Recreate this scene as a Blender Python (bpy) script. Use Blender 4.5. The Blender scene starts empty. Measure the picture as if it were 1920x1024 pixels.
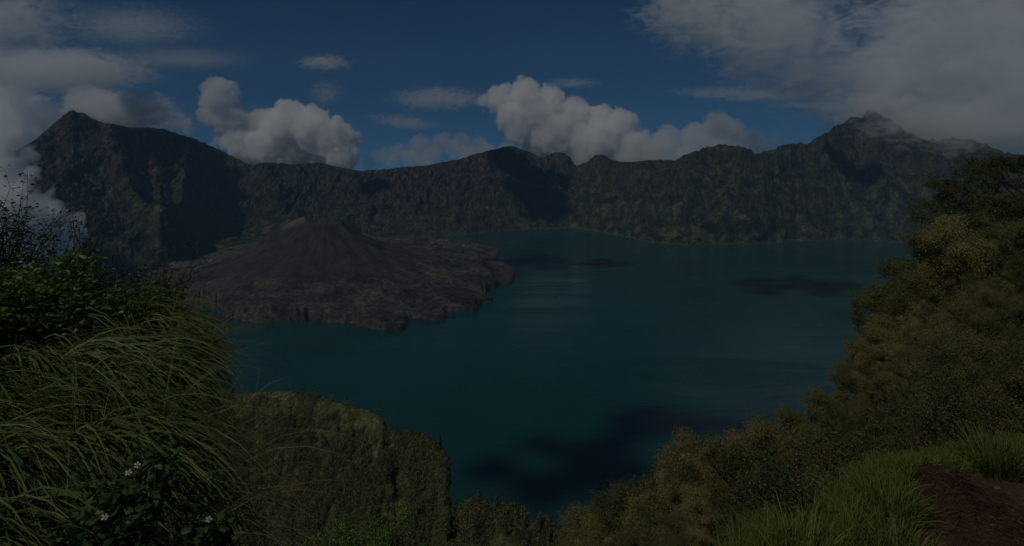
import bpy, bmesh, math, random
import numpy as np
from mathutils import Vector

# ------------------------------------------------------------------ camera, sky, sun, exposure
SC = bpy.context.scene
COL = SC.collection
F = 1144.0            # focal length in photo pixels (photo 1920 wide)
HY = 280.0            # horizon row in the photo
ZC = 640.0            # camera height above the lake
random.seed(5)
RNG = np.random.default_rng(11)

cd = bpy.data.cameras.new('camera'); cam = bpy.data.objects.new('camera', cd); COL.objects.link(cam)
cd.sensor_width = 36.0; cd.lens = 36.0 * F / 1920.0
cd.shift_y = -(512.0 - HY) / 1920.0
cd.clip_start = 0.05; cd.clip_end = 60000
cam.location = (0, 0, ZC); cam.rotation_euler = (math.radians(90), 0, 0)
SC.camera = cam

SUN_EL = math.radians(50)
SUN_AZ = math.radians(-136)          # measured from +Y (into the picture) towards +X
SUND = Vector((math.sin(SUN_AZ) * math.cos(SUN_EL), math.cos(SUN_AZ) * math.cos(SUN_EL), math.sin(SUN_EL)))
w = bpy.data.worlds.new('World'); SC.world = w; w.use_nodes = True
nt = w.node_tree; nt.nodes.clear()
wo = nt.nodes.new('ShaderNodeOutputWorld'); bg = nt.nodes.new('ShaderNodeBackground')
sky = nt.nodes.new('ShaderNodeTexSky'); sky.sky_type = 'NISHITA'; sky.sun_disc = False
sky.sun_elevation = SUN_EL; sky.sun_rotation = SUN_AZ
sky.altitude = 2600; sky.air_density = 0.75; sky.dust_density = 0.1; sky.ozone_density = 2.5
bg.inputs['Strength'].default_value = 0.084
hs = nt.nodes.new('ShaderNodeHueSaturation'); hs.inputs['Saturation'].default_value = 1.12
tcw = nt.nodes.new('ShaderNodeTexCoord'); addz = nt.nodes.new('ShaderNodeVectorMath'); addz.operation = 'ADD'; addz.inputs[1].default_value = (0, 0, 0.13)
nrm = nt.nodes.new('ShaderNodeVectorMath'); nrm.operation = 'NORMALIZE'
nt.links.new(tcw.outputs['Generated'], addz.inputs[0]); nt.links.new(addz.outputs[0], nrm.inputs[0]); nt.links.new(nrm.outputs[0], sky.inputs['Vector'])
tint = nt.nodes.new('ShaderNodeMix'); tint.data_type = 'RGBA'; tint.blend_type = 'MULTIPLY'; tint.inputs[0].default_value = 1.0
tint.inputs[7].default_value = (1.02, 1.36, 1.42, 1)
nt.links.new(sky.outputs[0], tint.inputs[6]); nt.links.new(tint.outputs[2], hs.inputs['Color'])
nt.links.new(hs.outputs[0], bg.inputs['Color']); nt.links.new(bg.outputs[0], wo.inputs['Surface'])
w.cycles.sampling_method = 'MANUAL'; w.cycles.sample_map_resolution = 512
sl = bpy.data.lights.new('sun', 'SUN'); sun = bpy.data.objects.new('sun', sl); COL.objects.link(sun)
sl.energy = 5.0; sl.angle = math.radians(0.5); sl.color = (1.0, 0.925, 0.79)
sun.rotation_euler = SUND.to_track_quat('Z', 'Y').to_euler()
SC.view_settings.view_transform = 'Standard'; SC.view_settings.look = 'None'
SC.view_settings.gamma = 1.0; SC.view_settings.use_curve_mapping = False
SC.view_settings.exposure = -2.53
cy = SC.cycles
cy.max_bounces = 24; cy.diffuse_bounces = 2; cy.glossy_bounces = 2; cy.transmission_bounces = 2
cy.volume_bounces = 20; cy.transparent_max_bounces = 12
cy.use_adaptive_sampling = True; cy.adaptive_threshold = 0.02
cy.use_denoising = True
cy.volume_max_steps = 64

# ------------------------------------------------------------------ noise
_prm = np.random.default_rng(3).permutation(256).astype(np.int64); _prm = np.concatenate([_prm, _prm, _prm])
_g3 = np.random.default_rng(4).normal(size=(256, 3)); _g3 /= np.linalg.norm(_g3, axis=1)[:, None]
def perlin(x, y, z=0.0):
    x, y, z = np.broadcast_arrays(np.asarray(x, float), np.asarray(y, float), np.asarray(z, float))
    xi = np.floor(x).astype(np.int64); yi = np.floor(y).astype(np.int64); zi = np.floor(z).astype(np.int64)
    xf = x - xi; yf = y - yi; zf = z - zi
    s = lambda t: t * t * t * (t * (t * 6 - 15) + 10)
    ux, uy, uz = s(xf), s(yf), s(zf); out = 0
    for i in (0, 1):
        wx = ux if i else 1 - ux
        for j in (0, 1):
            wy = uy if j else 1 - uy
            for k in (0, 1):
                wz = uz if k else 1 - uz
                g = _g3[_prm[_prm[_prm[(xi + i) & 255] + ((yi + j) & 255)] + ((zi + k) & 255)]]
                out = out + wx * wy * wz * (g[..., 0] * (xf - i) + g[..., 1] * (yf - j) + g[..., 2] * (zf - k))
    return out * 1.5
def fbm(x, y, z=0.0, o=4, g=0.5):
    a = 1.0; f = 1.0; r = 0; n = 0
    for k in range(o):
        r = r + a * perlin(x * f + 13.1 * k, y * f + 7.7 * k, z * f + 3.3 * k); n += a; a *= g; f *= 2.03
    return r / n
def ridged(x, y, z=0.0, o=4, g=0.5):
    a = 1.0; f = 1.0; r = 0; n = 0
    for k in range(o):
        r = r + a * (1 - 2 * np.abs(perlin(x * f + 31.7 * k, y * f + 5.9 * k, z * f + 1.3 * k))); n += a; a *= g; f *= 2.1
    return r / n
def sstep(a, b, x):
    t = np.clip((x - a) / (b - a), 0, 1); return t * t * (3 - 2 * t)
def curve(pts, x):
    p = np.array(pts, float); return np.interp(x, p[:, 0], p[:, 1])

# ------------------------------------------------------------------ mesh + tagging helpers
def mesh_np(name, V, faces, mat=None, parent=None, smooth=False, attrs=None, mats=None, midx=None):
    """faces: (n,k) int array or list of such arrays"""
    if not isinstance(faces, (list, tuple)): faces = [faces]
    faces = [np.asarray(f, np.int32) for f in faces if len(f)]
    me = bpy.data.meshes.new(name); V = np.asarray(V, np.float32)
    me.vertices.add(len(V)); me.vertices.foreach_set('co', V.ravel())
    loops = np.concatenate([f.ravel() for f in faces]); sizes = np.concatenate([np.full(len(f), f.shape[1]) for f in faces])
    me.loops.add(len(loops)); me.loops.foreach_set('vertex_index', loops)
    st = np.concatenate([[0], np.cumsum(sizes)[:-1]])
    me.polygons.add(len(sizes)); me.polygons.foreach_set('loop_start', st.astype(np.int32))
    me.polygons.foreach_set('loop_total', sizes.astype(np.int32))
    if midx is not None: me.polygons.foreach_set('material_index', np.asarray(midx, np.int32))
    me.update(calc_edges=True)
    if smooth: me.polygons.foreach_set('use_smooth', np.ones(len(sizes), bool))
    for k, v in (attrs or {}).items():
        a = me.attributes.new(k, 'FLOAT', 'POINT'); a.data.foreach_set('value', np.asarray(v, np.float32))
    for m in (mats or ([mat] if mat else [])): me.materials.append(m)
    o = bpy.data.objects.new(name, me); COL.objects.link(o)
    if parent: o.parent = parent
    return o
def tag(o, label=None, cat=None, group=None, kind=None):
    if label: o['label'] = label
    if cat: o['category'] = cat
    if group: o['group'] = group
    if kind: o['kind'] = kind
    return o
def empty(name, loc=(0, 0, 0), rz=0.0):
    o = bpy.data.objects.new(name, None); COL.objects.link(o); o.location = loc; o.rotation_euler = (0, 0, rz)
    o.empty_display_size = 0.2; return o
def copy_tree(o, parent=None):
    c = o.copy(); COL.objects.link(c); c.parent = parent
    for ch in list(o.children): copy_tree(ch, c)
    return c
def gridfaces(nu, nt_):
    i = np.arange(nu - 1)[:, None] * nt_ + np.arange(nt_ - 1)[None, :]
    i = i.ravel(); return np.stack([i, i + nt_, i + nt_ + 1, i + 1], 1)

# ------------------------------------------------------------------ material helpers
def newmat(name):
    m = bpy.data.materials.new(name); m.use_nodes = True
    b = m.node_tree.nodes.get('Principled BSDF'); return m, m.node_tree, b
def N(nt, t, **kw):
    n = nt.nodes.new(t)
    for k, v in kw.items():
        if k.startswith('i_'): n.inputs[k[2:].replace('_', ' ')].default_value = v
        else: setattr(n, k, v)
    return n
def noise(nt, vec, scale, detail=6, rough=0.6, dist=0.0):
    n = N(nt, 'ShaderNodeTexNoise'); n.inputs['Scale'].default_value = scale
    n.inputs['Detail'].default_value = detail; n.inputs['Roughness'].default_value = rough
    n.inputs['Distortion'].default_value = dist
    if vec is not None: nt.links.new(vec, n.inputs['Vector'])
    return n.outputs['Fac']
def ramp(nt, fac, stops):
    r = N(nt, 'ShaderNodeValToRGB'); cr = r.color_ramp
    while len(cr.elements) < len(stops): cr.elements.new(0.5)
    for e, (p, c) in zip(cr.elements, stops):
        e.position = p; e.color = (*c, 1) if len(c) == 3 else c
    nt.links.new(fac, r.inputs[0]); return r.outputs[0]
def mixc(nt, fac, a, b, mode='MIX'):
    m = N(nt, 'ShaderNodeMix', data_type='RGBA', blend_type=mode)
    for s, v in ((0, fac), (6, a), (7, b)):
        if isinstance(v, (int, float)): m.inputs[s].default_value = v
        elif isinstance(v, tuple): m.inputs[s].default_value = (*v, 1)
        else: nt.links.new(v, m.inputs[s])
    return m.outputs[2]
def math_(nt, op, a, b=0.0, clamp=False):
    m = N(nt, 'ShaderNodeMath', operation=op, use_clamp=clamp)
    for s, v in ((0, a), (1, b)):
        if isinstance(v, (int, float)): m.inputs[s].default_value = v
        else: nt.links.new(v, m.inputs[s])
    return m.outputs[0]
def bump(nt, b, h, dist, strength=1.0):
    n = N(nt, 'ShaderNodeBump'); n.inputs['Distance'].default_value = dist; n.inputs['Strength'].default_value = strength
    nt.links.new(h, n.inputs['Height']); nt.links.new(n.outputs[0], b.inputs['Normal'])
def geo_pos(nt): return N(nt, 'ShaderNodeNewGeometry').outputs['Position']
def scalevec(nt, v, s):
    m = N(nt, 'ShaderNodeMapping'); m.inputs['Scale'].default_value = s; nt.links.new(v, m.inputs['Vector']); return m.outputs[0]
def attr(nt, name):
    return N(nt, 'ShaderNodeAttribute', attribute_name=name).outputs['Fac']
def rough(b, r, spec=0.2):
    b.inputs['Roughness'].default_value = r; b.inputs['Specular IOR Level'].default_value = spec

def mat_crater():
    m, nt, b = newmat('crater_rock'); p = geo_pos(nt)
    big = noise(nt, p, 0.0022, 5, 0.6, 0.4); mid = noise(nt, p, 0.012, 8, 0.68, 0.3); fine = noise(nt, p, 0.05, 5, 0.7)
    streak = noise(nt, scalevec(nt, p, (1, 1, 0.22)), 0.03, 6, 0.65)
    veg = ramp(nt, mid, [(0.38, (0.014, 0.019, 0.009)), (0.50, (0.06, 0.07, 0.028)), (0.60, (0.17, 0.18, 0.075))])
    rock = ramp(nt, streak, [(0.34, (0.016, 0.015, 0.015)), (0.5, (0.078, 0.066, 0.058)), (0.64, (0.17, 0.135, 0.11))])
    slope = N(nt, 'ShaderNodeSeparateXYZ'); nt.links.new(N(nt, 'ShaderNodeNewGeometry').outputs['True Normal'], slope.inputs[0])
    v = math_(nt, 'ADD', math_(nt, 'MULTIPLY', slope.outputs[2], 0.75), math_(nt, 'MULTIPLY', big, 0.9))
    v = math_(nt, 'ADD', v, math_(nt, 'MULTIPLY', fine, 0.5))
    v = math_(nt, 'ADD', v, attr(nt, 'green'))
    f = ramp(nt, v, [(0.0, (0, 0, 0)), (1.0, (1, 1, 1))])
    mr = N(nt, 'ShaderNodeMapRange'); nt.links.new(v, mr.inputs[0])
    mr.inputs['From Min'].default_value = 1.0; mr.inputs['From Max'].default_value = 1.35
    c = mixc(nt, mr.outputs[0], rock, veg)
    dots = N(nt, 'ShaderNodeTexVoronoi'); dots.inputs['Scale'].default_value = 0.06; nt.links.new(p, dots.inputs['Vector'])
    dm = ramp(nt, dots.outputs['Distance'], [(0.15, (0.55, 0.6, 0.5)), (0.5, (1.15, 1.15, 1.1))])
    c = mixc(nt, 0.8, c, dm, 'MULTIPLY')
    c = mixc(nt, math_(nt, 'MULTIPLY', attr(nt, 'meadow'), .85), c, (0.11, 0.135, 0.05))
    pz = N(nt, 'ShaderNodeSeparateXYZ'); nt.links.new(p, pz.inputs[0])
    zz = math_(nt, 'ADD', pz.outputs[2], math_(nt, 'MULTIPLY', fine, -30.0))
    sh = N(nt, 'ShaderNodeMapRange'); nt.links.new(zz, sh.inputs[0]); sh.inputs['From Min'].default_value = 4; sh.inputs['From Max'].default_value = -6
    c = mixc(nt, math_(nt, 'MULTIPLY', sh.outputs[0], .5), c, (0.16, 0.145, 0.11))
    nt.links.new(c, b.inputs['Base Color']); rough(b, 0.95, 0.1)
    h = math_(nt, 'ADD', math_(nt, 'MULTIPLY', mid, 1.0), math_(nt, 'MULTIPLY', streak, 0.55))
    h = math_(nt, 'ADD', h, math_(nt, 'MULTIPLY', dots.outputs['Distance'], -0.12))
    bump(nt, b, h, 95.0, 1.0)
    return m
def mat_lava():
    m, nt, b = newmat('volcano_lava'); p = geo_pos(nt)
    fine = noise(nt, p, 0.045, 8, 0.72, 0.5); big = noise(nt, p, 0.0035, 5, 0.55, 1.2)
    c = ramp(nt, fine, [(0.34, (0.02, 0.018, 0.017)), (0.5, (0.078, 0.069, 0.062)), (0.66, (0.18, 0.16, 0.14))])
    c2 = ramp(nt, big, [(0.4, (0.5, 0.48, 0.54)), (0.5, (0.95, 0.92, 0.9)), (0.58, (1.4, 1.28, 1.12))])
    c = mixc(nt, 1.0, c, c2, 'MULTIPLY')
    streak = noise(nt, scalevec(nt, p, (1, 1, 0.2)), 0.02, 5, 0.6)
    ash = ramp(nt, streak, [(0.35, (0.03, 0.026, 0.027)), (0.65, (0.062, 0.053, 0.05))])
    c = mixc(nt, attr(nt, 'ash'), c, ash)
    c = mixc(nt, attr(nt, 'pale'), c, (0.15, 0.125, 0.115))
    gr = math_(nt, 'MULTIPLY', attr(nt, 'green'), ramp(nt, noise(nt, p, 0.02, 4, 0.6), [(0.42, (0, 0, 0)), (0.55, (1, 1, 1))]))
    c = mixc(nt, gr, c, (0.07, 0.085, 0.035))
    nt.links.new(c, b.inputs['Base Color']); rough(b, 0.95, 0.1)
    h = math_(nt, 'MULTIPLY', fine, math_(nt, 'SUBTRACT', 1.0, math_(nt, 'MULTIPLY', attr(nt, 'ash'), 0.93)))
    bump(nt, b, h, 16.0, 1.0)
    return m
def mat_water():
    m, nt, b = newmat('lake_water'); p = geo_pos(nt)
    n = noise(nt, p, 0.0011, 3, 0.5, 0.6)
    c = ramp(nt, n, [(0.35, (0.003, 0.046, 0.042)), (0.65, (0.005, 0.061, 0.048))])
    nt.links.new(c, b.inputs['Base Color']); wn = noise(nt, scalevec(nt, p, (.35, 1.6, 1)), 0.004, 6, .65, .8); nt.links.new(ramp(nt, wn, [(.4, (.10, .10, .10)), (.6, (.34, .34, .34))]), b.inputs['Roughness']); b.inputs['IOR'].default_value = 1.33
    wv = math_(nt, 'ADD', noise(nt, scalevec(nt, p, (1, 1.8, 1)), 0.12, 6, 0.65), math_(nt, 'MULTIPLY', wn, 2.0)); bump(nt, b, wv, 0.7, 0.45)
    return m
M_CR = mat_crater(); M_LAVA = mat_lava(); M_WAT = mat_water()

# ------------------------------------------------------------------ far crater wall (one heightfield)
RIDGE = [(-900, 360), (-400, 340), (-150, 318), (0, 300), (65, 262), (90, 240), (112, 221), (126, 209), (137, 205), (146, 210), (158, 211), (172, 221), (200, 231), (240, 238), (300, 240),
 (340, 252), (370, 262), (400, 275), (440, 295), (470, 308), (500, 304), (540, 308), (600, 304), (640, 315), (680, 321), (730, 316), (800, 310), (860, 298), (900, 287),
 (945, 275), (960, 273), (980, 280), (1015, 296), (1035, 288), (1052, 285), (1068, 294), (1080, 311), (1100, 303), (1115, 292), (1130, 290), (1150, 300), (1180, 305),
 (1200, 302), (1240, 300), (1265, 302), (1280, 295), (1310, 282), (1345, 273), (1375, 272), (1400, 280), (1425, 291), (1450, 278), (1480, 269), (1515, 268), (1540, 255),
 (1572, 236), (1598, 221), (1612, 216), (1632, 208), (1652, 214), (1668, 224), (1690, 241), (1720, 258), (1760, 262), (1800, 258), (1840, 270), (1900, 290), (2100, 310), (2600, 330)]
SHORE = [(-900, 560), (0, 545), (300, 520), (420, 490), (560, 470), (700, 450), (740, 447), (800, 445), (870, 440), (935, 435), (1000, 430), (1080, 428), (1120, 435), (1180, 446),
 (1220, 456), (1300, 460), (1420, 458), (1500, 452), (1600, 450), (1690, 455), (1900, 462), (2600, 480)]
RDIST = [(-900, 900), (0, 1000), (140, 1250), (370, 1500), (420, 1850), (560, 1500), (750, 1150), (930, 1000), (1080, 1300), (1200, 1000), (1400, 850), (1620, 1000), (1900, 900), (2600, 900)]
# spurs: polyline of (px, t), amplitude m, width px
SPURS = [([(150, 1.0), (185, .75), (235, .45), (300, .15)], 170, 34), ([(355, 1.0), (362, .7), (345, .45), (320, .2)], 230, 28),
 ([(480, 1.0), (492, .7), (520, .4), (560, .1)], 130, 26), ([(640, 1.0), (650, .5), (660, .1)], 45, 30),
 ([(900, 1.0), (905, .6), (915, .25), (930, .0)], 110, 30), ([(1130, 1.0), (1125, .6), (1110, .3), (1090, .05)], 60, 22),
 ([(1190, 1.0), (1165, .7), (1140, .4), (1120, .1)], 140, 20),
 ([(1345, 1.0), (1325, .7), (1300, .4), (1290, .05)], 140, 26), ([(1480, 1.0), (1465, .6), (1440, .3), (1430, .0)], 130, 22),
 ([(1600, 1.0), (1575, .75), (1560, .5), (1545, .2)], 260, 26), ([(1690, 1.0), (1720, .7), (1740, .4), (1745, .1)], 150, 24), ([(1245, 1.0), (1225, .6), (1205, .3), (1190, .05)], 110, 18), ([(1640, 1.0), (1640, .6), (1650, .3)], 90, 16), ([(1400, 1.0), (1385, .6), (1370, .2)], 70, 16), ([(780, 1.0), (770, .5), (760, .2)], 60, 22), ([(250, 1.0), (290, .7), (300, .5)], 90, 22)]
def far_field():
    px = np.linspace(-520, 2440, 1750)
    tt = np.concatenate([np.linspace(-0.05, 0.0, 5)[:-1], np.linspace(0, 1.0, 300), np.linspace(1.0, 1.7, 40)[1:]])
    P, T = np.meshgrid(px, tt, indexing='ij'); u = (P - 960) / F
    S = ZC * F / (curve(SHORE, P) - HY)
    R = S + curve(RDIST, P) * (1 + .12 * fbm(P / 120, 0.3, o=3))
    Tc = np.clip(T, 0, 2)
    D = S + T * (R - S)
    # shoreline wobble fades into the wall
    D = D + (1 - np.clip(T, 0, 1)) * (fbm(P / 28, 2.2, o=4) * 45)
    vr = (HY - curve(RIDGE, P)) / F + (fbm(P / 18, 1.7, o=5, g=.62) * (0.0042 + .004 * sstep(1180, 1400, P))) + .0055 * (ridged(P / 30, 4.4, o=4) - .4) * sstep(1180, 1300, P)
    H = ZC + vr * R
    # wall profile: cliffs near the top, screes at the foot; a valley floor left of the volcano
    floor = sstep(760, 560, P) * sstep(120, 380, P)
    t = np.clip(T, 0, 1)
    prof = 0.72 * t ** 0.95 + 0.28 * sstep(0.25, 0.9, t)
    tf = np.clip((t - 0.42) / 0.58, 0, 1)
    proff = 0.09 * t + 0.91 * (0.6 * tf + 0.4 * sstep(0.1, 0.95, tf))
    prof = prof * (1 - floor) + proff * floor
    Z = H * prof
    X0 = u * D
    env = np.clip(t * 6, 0, 1) * (1 - sstep(0.8, 1.0, t) * 0.9)
    env = env * (1 - 0.8 * floor * sstep(0.5, 0.36, t))
    skew = np.where(P < 620, -1.15, 0) * sstep(620, 480, P) + 1.0 * sstep(1040, 1130, P) * sstep(1420, 1300, P) + .35 * sstep(1450, 1600, P)
    a = X0 / 230.0 + skew * t * 1.6
    wx = fbm(a * 0.8, t * 2.2, 5.0, o=3) * 0.9
    g = ridged(a + wx, t * 0.9, 0.7, o=5, g=0.52)
    g2 = ridged(a * 2.3 + wx * 2, t * 3.2 + wx, 4.7, o=5, g=0.58)
    iso = ridged(X0 / 90, D / 90, Z / 140, o=5, g=0.6)
    Z = Z + env * (95 * g + 80 * g2 + 62 * iso + (60 + 90 * sstep(1050, 1200, P)) * ridged(a * .42 + wx * .7, t * 1.1 + wx * .3, 9.3, o=3, g=.45))
    for pts, amp, wid in SPURS:
        q = np.array(pts); c = np.interp(t, q[::-1, 1], q[::-1, 0]) + fbm(t * 5, P * 0 + pts[0][0] / 50., o=2) * 12
        Z = Z + amp * np.exp(-np.abs((P - c) / wid) ** 1.5) * np.sin(np.pi * np.clip(t, 0, 1)) ** .7
    back = np.clip(T - 1, 0, 1)
    Z = np.where(T > 1, Z - back * (R - S) * 0.75 , Z)
    # the crest stays the skyline
    lim = ZC + vr * D
    Z = np.where(Z > lim, lim - (Z - lim) * 0.12 - 0.5, Z)
    Z = np.where(T < 0, T * 300, np.maximum(Z, t * 20))
    green = 0.16 * sstep(0.55, 0.1, t) + 0.24 * sstep(980, 1150, P) + 0.25 * floor * sstep(.62, .42, t) - 0.12 * sstep(500, 300, P) * sstep(.4, .7, t) \
        - .16 * sstep(600, 700, P) * sstep(930, 840, P)
    mw = fbm(P / 20, t * 12, 2., o=3)
    meadow = np.clip(np.exp(-((P - 392) / 42) ** 2 - ((t - .375) / .055) ** 2) * 1.6 + np.exp(-((P - 322) / 22) ** 2 - ((t - .44) / .07) ** 2) * 1.3 + mw * .5, 0, 1) * floor
    V = np.stack([u * D, D, Z], -1).reshape(-1, 3)
    o = mesh_np('crater_wall_mountains', V, gridfaces(len(px), len(tt))[:, ::-1][:, [0, 1, 2, 3]], M_CR, smooth=True, attrs={'green': green.ravel(), 'meadow': meadow.ravel()})
    tag(o, kind='structure'); return o
FAR = far_field()

# ------------------------------------------------------------------ lake
def lake():
    V = np.array([[-9000, 150, 0], [9000, 150, 0], [9000, 6500, 0], [-9000, 6500, 0]], float)
    o = mesh_np('lake_water', V, np.array([[0, 1, 2, 3]]), M_WAT); tag(o, kind='structure')
lake()

# ------------------------------------------------------------------ volcano with its lava delta
COAST = [(330, 500), (430, 455), (560, 440), (700, 440), (745, 455), (800, 457), (870, 458), (925, 462), (942, 472), (925, 485), (955, 505), (962, 518), (955, 532), (930, 537), (905, 543), (900, 553),
 (918, 567), (885, 572), (890, 584), (850, 582), (820, 598), (755, 598), (752, 622), (715, 618), (660, 606), (600, 603), (540, 600), (480, 603), (430, 597), (410, 580), (355, 574), (250, 560), (200, 520)]
def w0(px, py, z=0.0):
    d = (ZC - z) * F / (py - HY); return ((px - 960) / F * d, d)
def volcano():
    poly = np.array([w0(*p) for p in COAST])
    xs = np.linspace(-3000, 120, 620); ys = np.linspace(2050, 4700, 560)
    X, Y = np.meshgrid(xs, ys, indexing='ij')
    Xw = X + fbm(X / 90, Y / 90, 1.0, o=5, g=.6) * 66 ; Yw = Y + fbm(X / 90, Y / 90, 9.0, o=5, g=.6) * 66
    inside = np.zeros(X.shape, bool); dist = np.full(X.shape, 1e9)
    n = len(poly)
    for i in range(n):
        x1, y1 = poly[i]; x2, y2 = poly[(i + 1) % n]
        cond = ((y1 > Yw) != (y2 > Yw)) & (Xw < (x2 - x1) * (Yw - y1) / (y2 - y1 + 1e-9) + x1)
        inside ^= cond
        t = np.clip(((Xw - x1) * (x2 - x1) + (Yw - y1) * (y2 - y1)) / ((x2 - x1) ** 2 + (y2 - y1) ** 2), 0, 1)
        dist = np.minimum(dist, np.hypot(Xw - x1 - t * (x2 - x1), Yw - y1 - t * (y2 - y1)))
    sd = np.where(inside, dist, -dist) - 34
    base = 8 * sstep(-8, 20, sd) + 34 * sstep(20, 700, sd) - 22 * sstep(10, -60, sd) - 4
    cx, cy = w0(608, 405, 318.0)
    r = np.hypot(X - cx, (Y - cy)); th = np.arctan2(Y - cy, X - cx)
    lob = ridged(th * 1.5, r / 900, 3.0, o=4)
    flow = ridged(X / 300 + fbm(X / 400, Y / 400, 2.0) * 1.2, Y / 300, 0.2, o=3)
    base = base + sstep(0, 120, sd) * (24 * flow + 20 * lob * sstep(300, 700, r)) + sstep(-5, 40, sd) * 8 * ridged(X / 55, Y / 55, 0, o=5, g=.6) + sstep(40, 140, sd) * 16 * sstep(-.06, .06, fbm(X / 330 + .4 * fbm(X / 90, Y / 90, 3.), Y / 200, 5.5, o=4))
    apron = 62 * np.exp(-(np.maximum(r - 330, 0) / 300.0) ** 1.1)
    cone = np.where(r < 90, 296 - (90 - r) * 0.5, 314 * np.exp(-(np.maximum(r, 90) - 90) / 385.0) - 18) + 24 * fbm(th * 1.9, r / 190, 6.0, o=4) * sstep(20, 80, r) * sstep(700, 200, r)
    gul = fbm(th * 6, r / 300, 2.0, o=4) * 16 * sstep(60, 200, r)
    cone = cone + gul + fbm(X / 60, Y / 60, 3., o=4) * 5 + 16 * np.cos(th - math.radians(60)) * sstep(120, 50, r) \
        + 55 * np.exp(-((np.angle(np.exp(1j * (th - math.radians(185))))) / .4) ** 2) * np.exp(-((r - 210) / 130) ** 2) - 30 * np.exp(-((np.angle(np.exp(1j * (th - math.radians(20))))) / .5) ** 2) * np.exp(-((r - 120) / 70) ** 2) 
    hill = np.maximum(cone, base + apron * sstep(-40, 200, sd))
    k = 14.0
    a_, b_ = cone, base + apron * sstep(-40, 200, sd)
    Z = np.maximum(a_, b_) + k * np.exp(-np.abs(a_ - b_) / k) * .5
    Z = np.where(sd < -40, np.minimum(Z, -20), Z)
    ash = sstep(-15, 15, a_ - b_) * sstep(520, 380, r)
    ash = np.clip(ash + .75 * sstep(.1, .5, fbm(X / 260, Y / 260, 7.0, o=3)) * sstep(900, 300, r), 0, 1)
    px = 960 + X / Y * F; py = HY - (Z - ZC) / Y * F
    pal = ridged(X / 40, Y / 40, Z / 40, o=3)
    streak = np.exp(-((np.angle(np.exp(1j * (th - math.radians(196 )))) * r) / 16) ** 2) * sstep(210, 150, r) * sstep(30, 60, r)
    rim = np.exp(-((r - 70) / 16) ** 2) * sstep(-.2, .5, np.cos(th - math.radians(215)))
    pale = np.clip((streak * 1.2 + rim * .25) * sstep(-.1, .45, pal + .25), 0, 1) * .85
    green = sstep(-900, -1500, X) * sstep(3000, 3500, Y) * .9 + .25 * sstep(.2, .5, fbm(X / 300, Y / 300, 1.2, o=3)) * (1 - ash)
    V = np.stack([X, Y, Z], -1).reshape(-1, 3)
    keep = (sd > -70)
    f = gridfaces(len(xs), len(ys)); kf = keep.ravel()[f].any(1); f = f[kf]
    used = np.unique(f); remap = -np.ones(len(V), int); remap[used] = np.arange(len(used))
    o = mesh_np('volcano_hill', V[used], remap[f], M_LAVA, smooth=True,
                attrs={'ash': ash.ravel()[used], 'pale': pale.ravel()[used], 'green': green.ravel()[used]})
    tag(o, kind='structure')
volcano()

# ------------------------------------------------------------------ clouds
def mat_cloud_core():
    m, nt, b = newmat('cloud_white'); b.inputs['Base Color'].default_value = (0.93, 0.93, 0.94, 1); rough(b, 1.0, 0.0)
    return m
def mat_cloud_vol(name, dens, noise_scale=None, lo=0.45, hi=0.6, rnd=False, edge=True):
    m = bpy.data.materials.new(name); m.use_nodes = True; nt = m.node_tree; nt.nodes.clear()
    out = N(nt, 'ShaderNodeOutputMaterial'); pv = N(nt, 'ShaderNodeVolumePrincipled')
    pv.inputs['Color'].default_value = (1, 1, 1, 1); pv.inputs['Density'].default_value = dens
    pv.inputs['Anisotropy'].default_value = 0.0
    nt.links.new(pv.outputs[0], out.inputs['Volume'])
    if noise_scale:
        tc = N(nt, 'ShaderNodeTexCoord'); p = geo_pos(nt)
        n = noise(nt, scalevec(nt, p, (1, 1, 2.0)), noise_scale * 1.5, 8, 0.66, 1.4)
        ln = N(nt, 'ShaderNodeVectorMath', operation='LENGTH'); nt.links.new(tc.outputs['Object'], ln.inputs[0])
        fall = math_(nt, 'SUBTRACT', 1.0, ln.outputs['Value'])            # 0 at the domain's rim, 1 at its middle
        v = math_(nt, 'ADD', math_(nt, 'MULTIPLY', math_(nt, 'SUBTRACT', n, 0.5), 2.6), fall)
        mr = N(nt, 'ShaderNodeMapRange'); nt.links.new(v, mr.inputs[0])
        mr.inputs['From Min'].default_value = lo; mr.inputs['From Max'].default_value = hi
        mr.inputs['To Max'].default_value = dens
        f2 = math_(nt, 'MULTIPLY', fall, 4.0, clamp=True)
        nt.links.new(math_(nt, 'MULTIPLY', mr.outputs[0], f2), pv.inputs['Density'])
    return m
M_CORE = mat_cloud_core()
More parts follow.
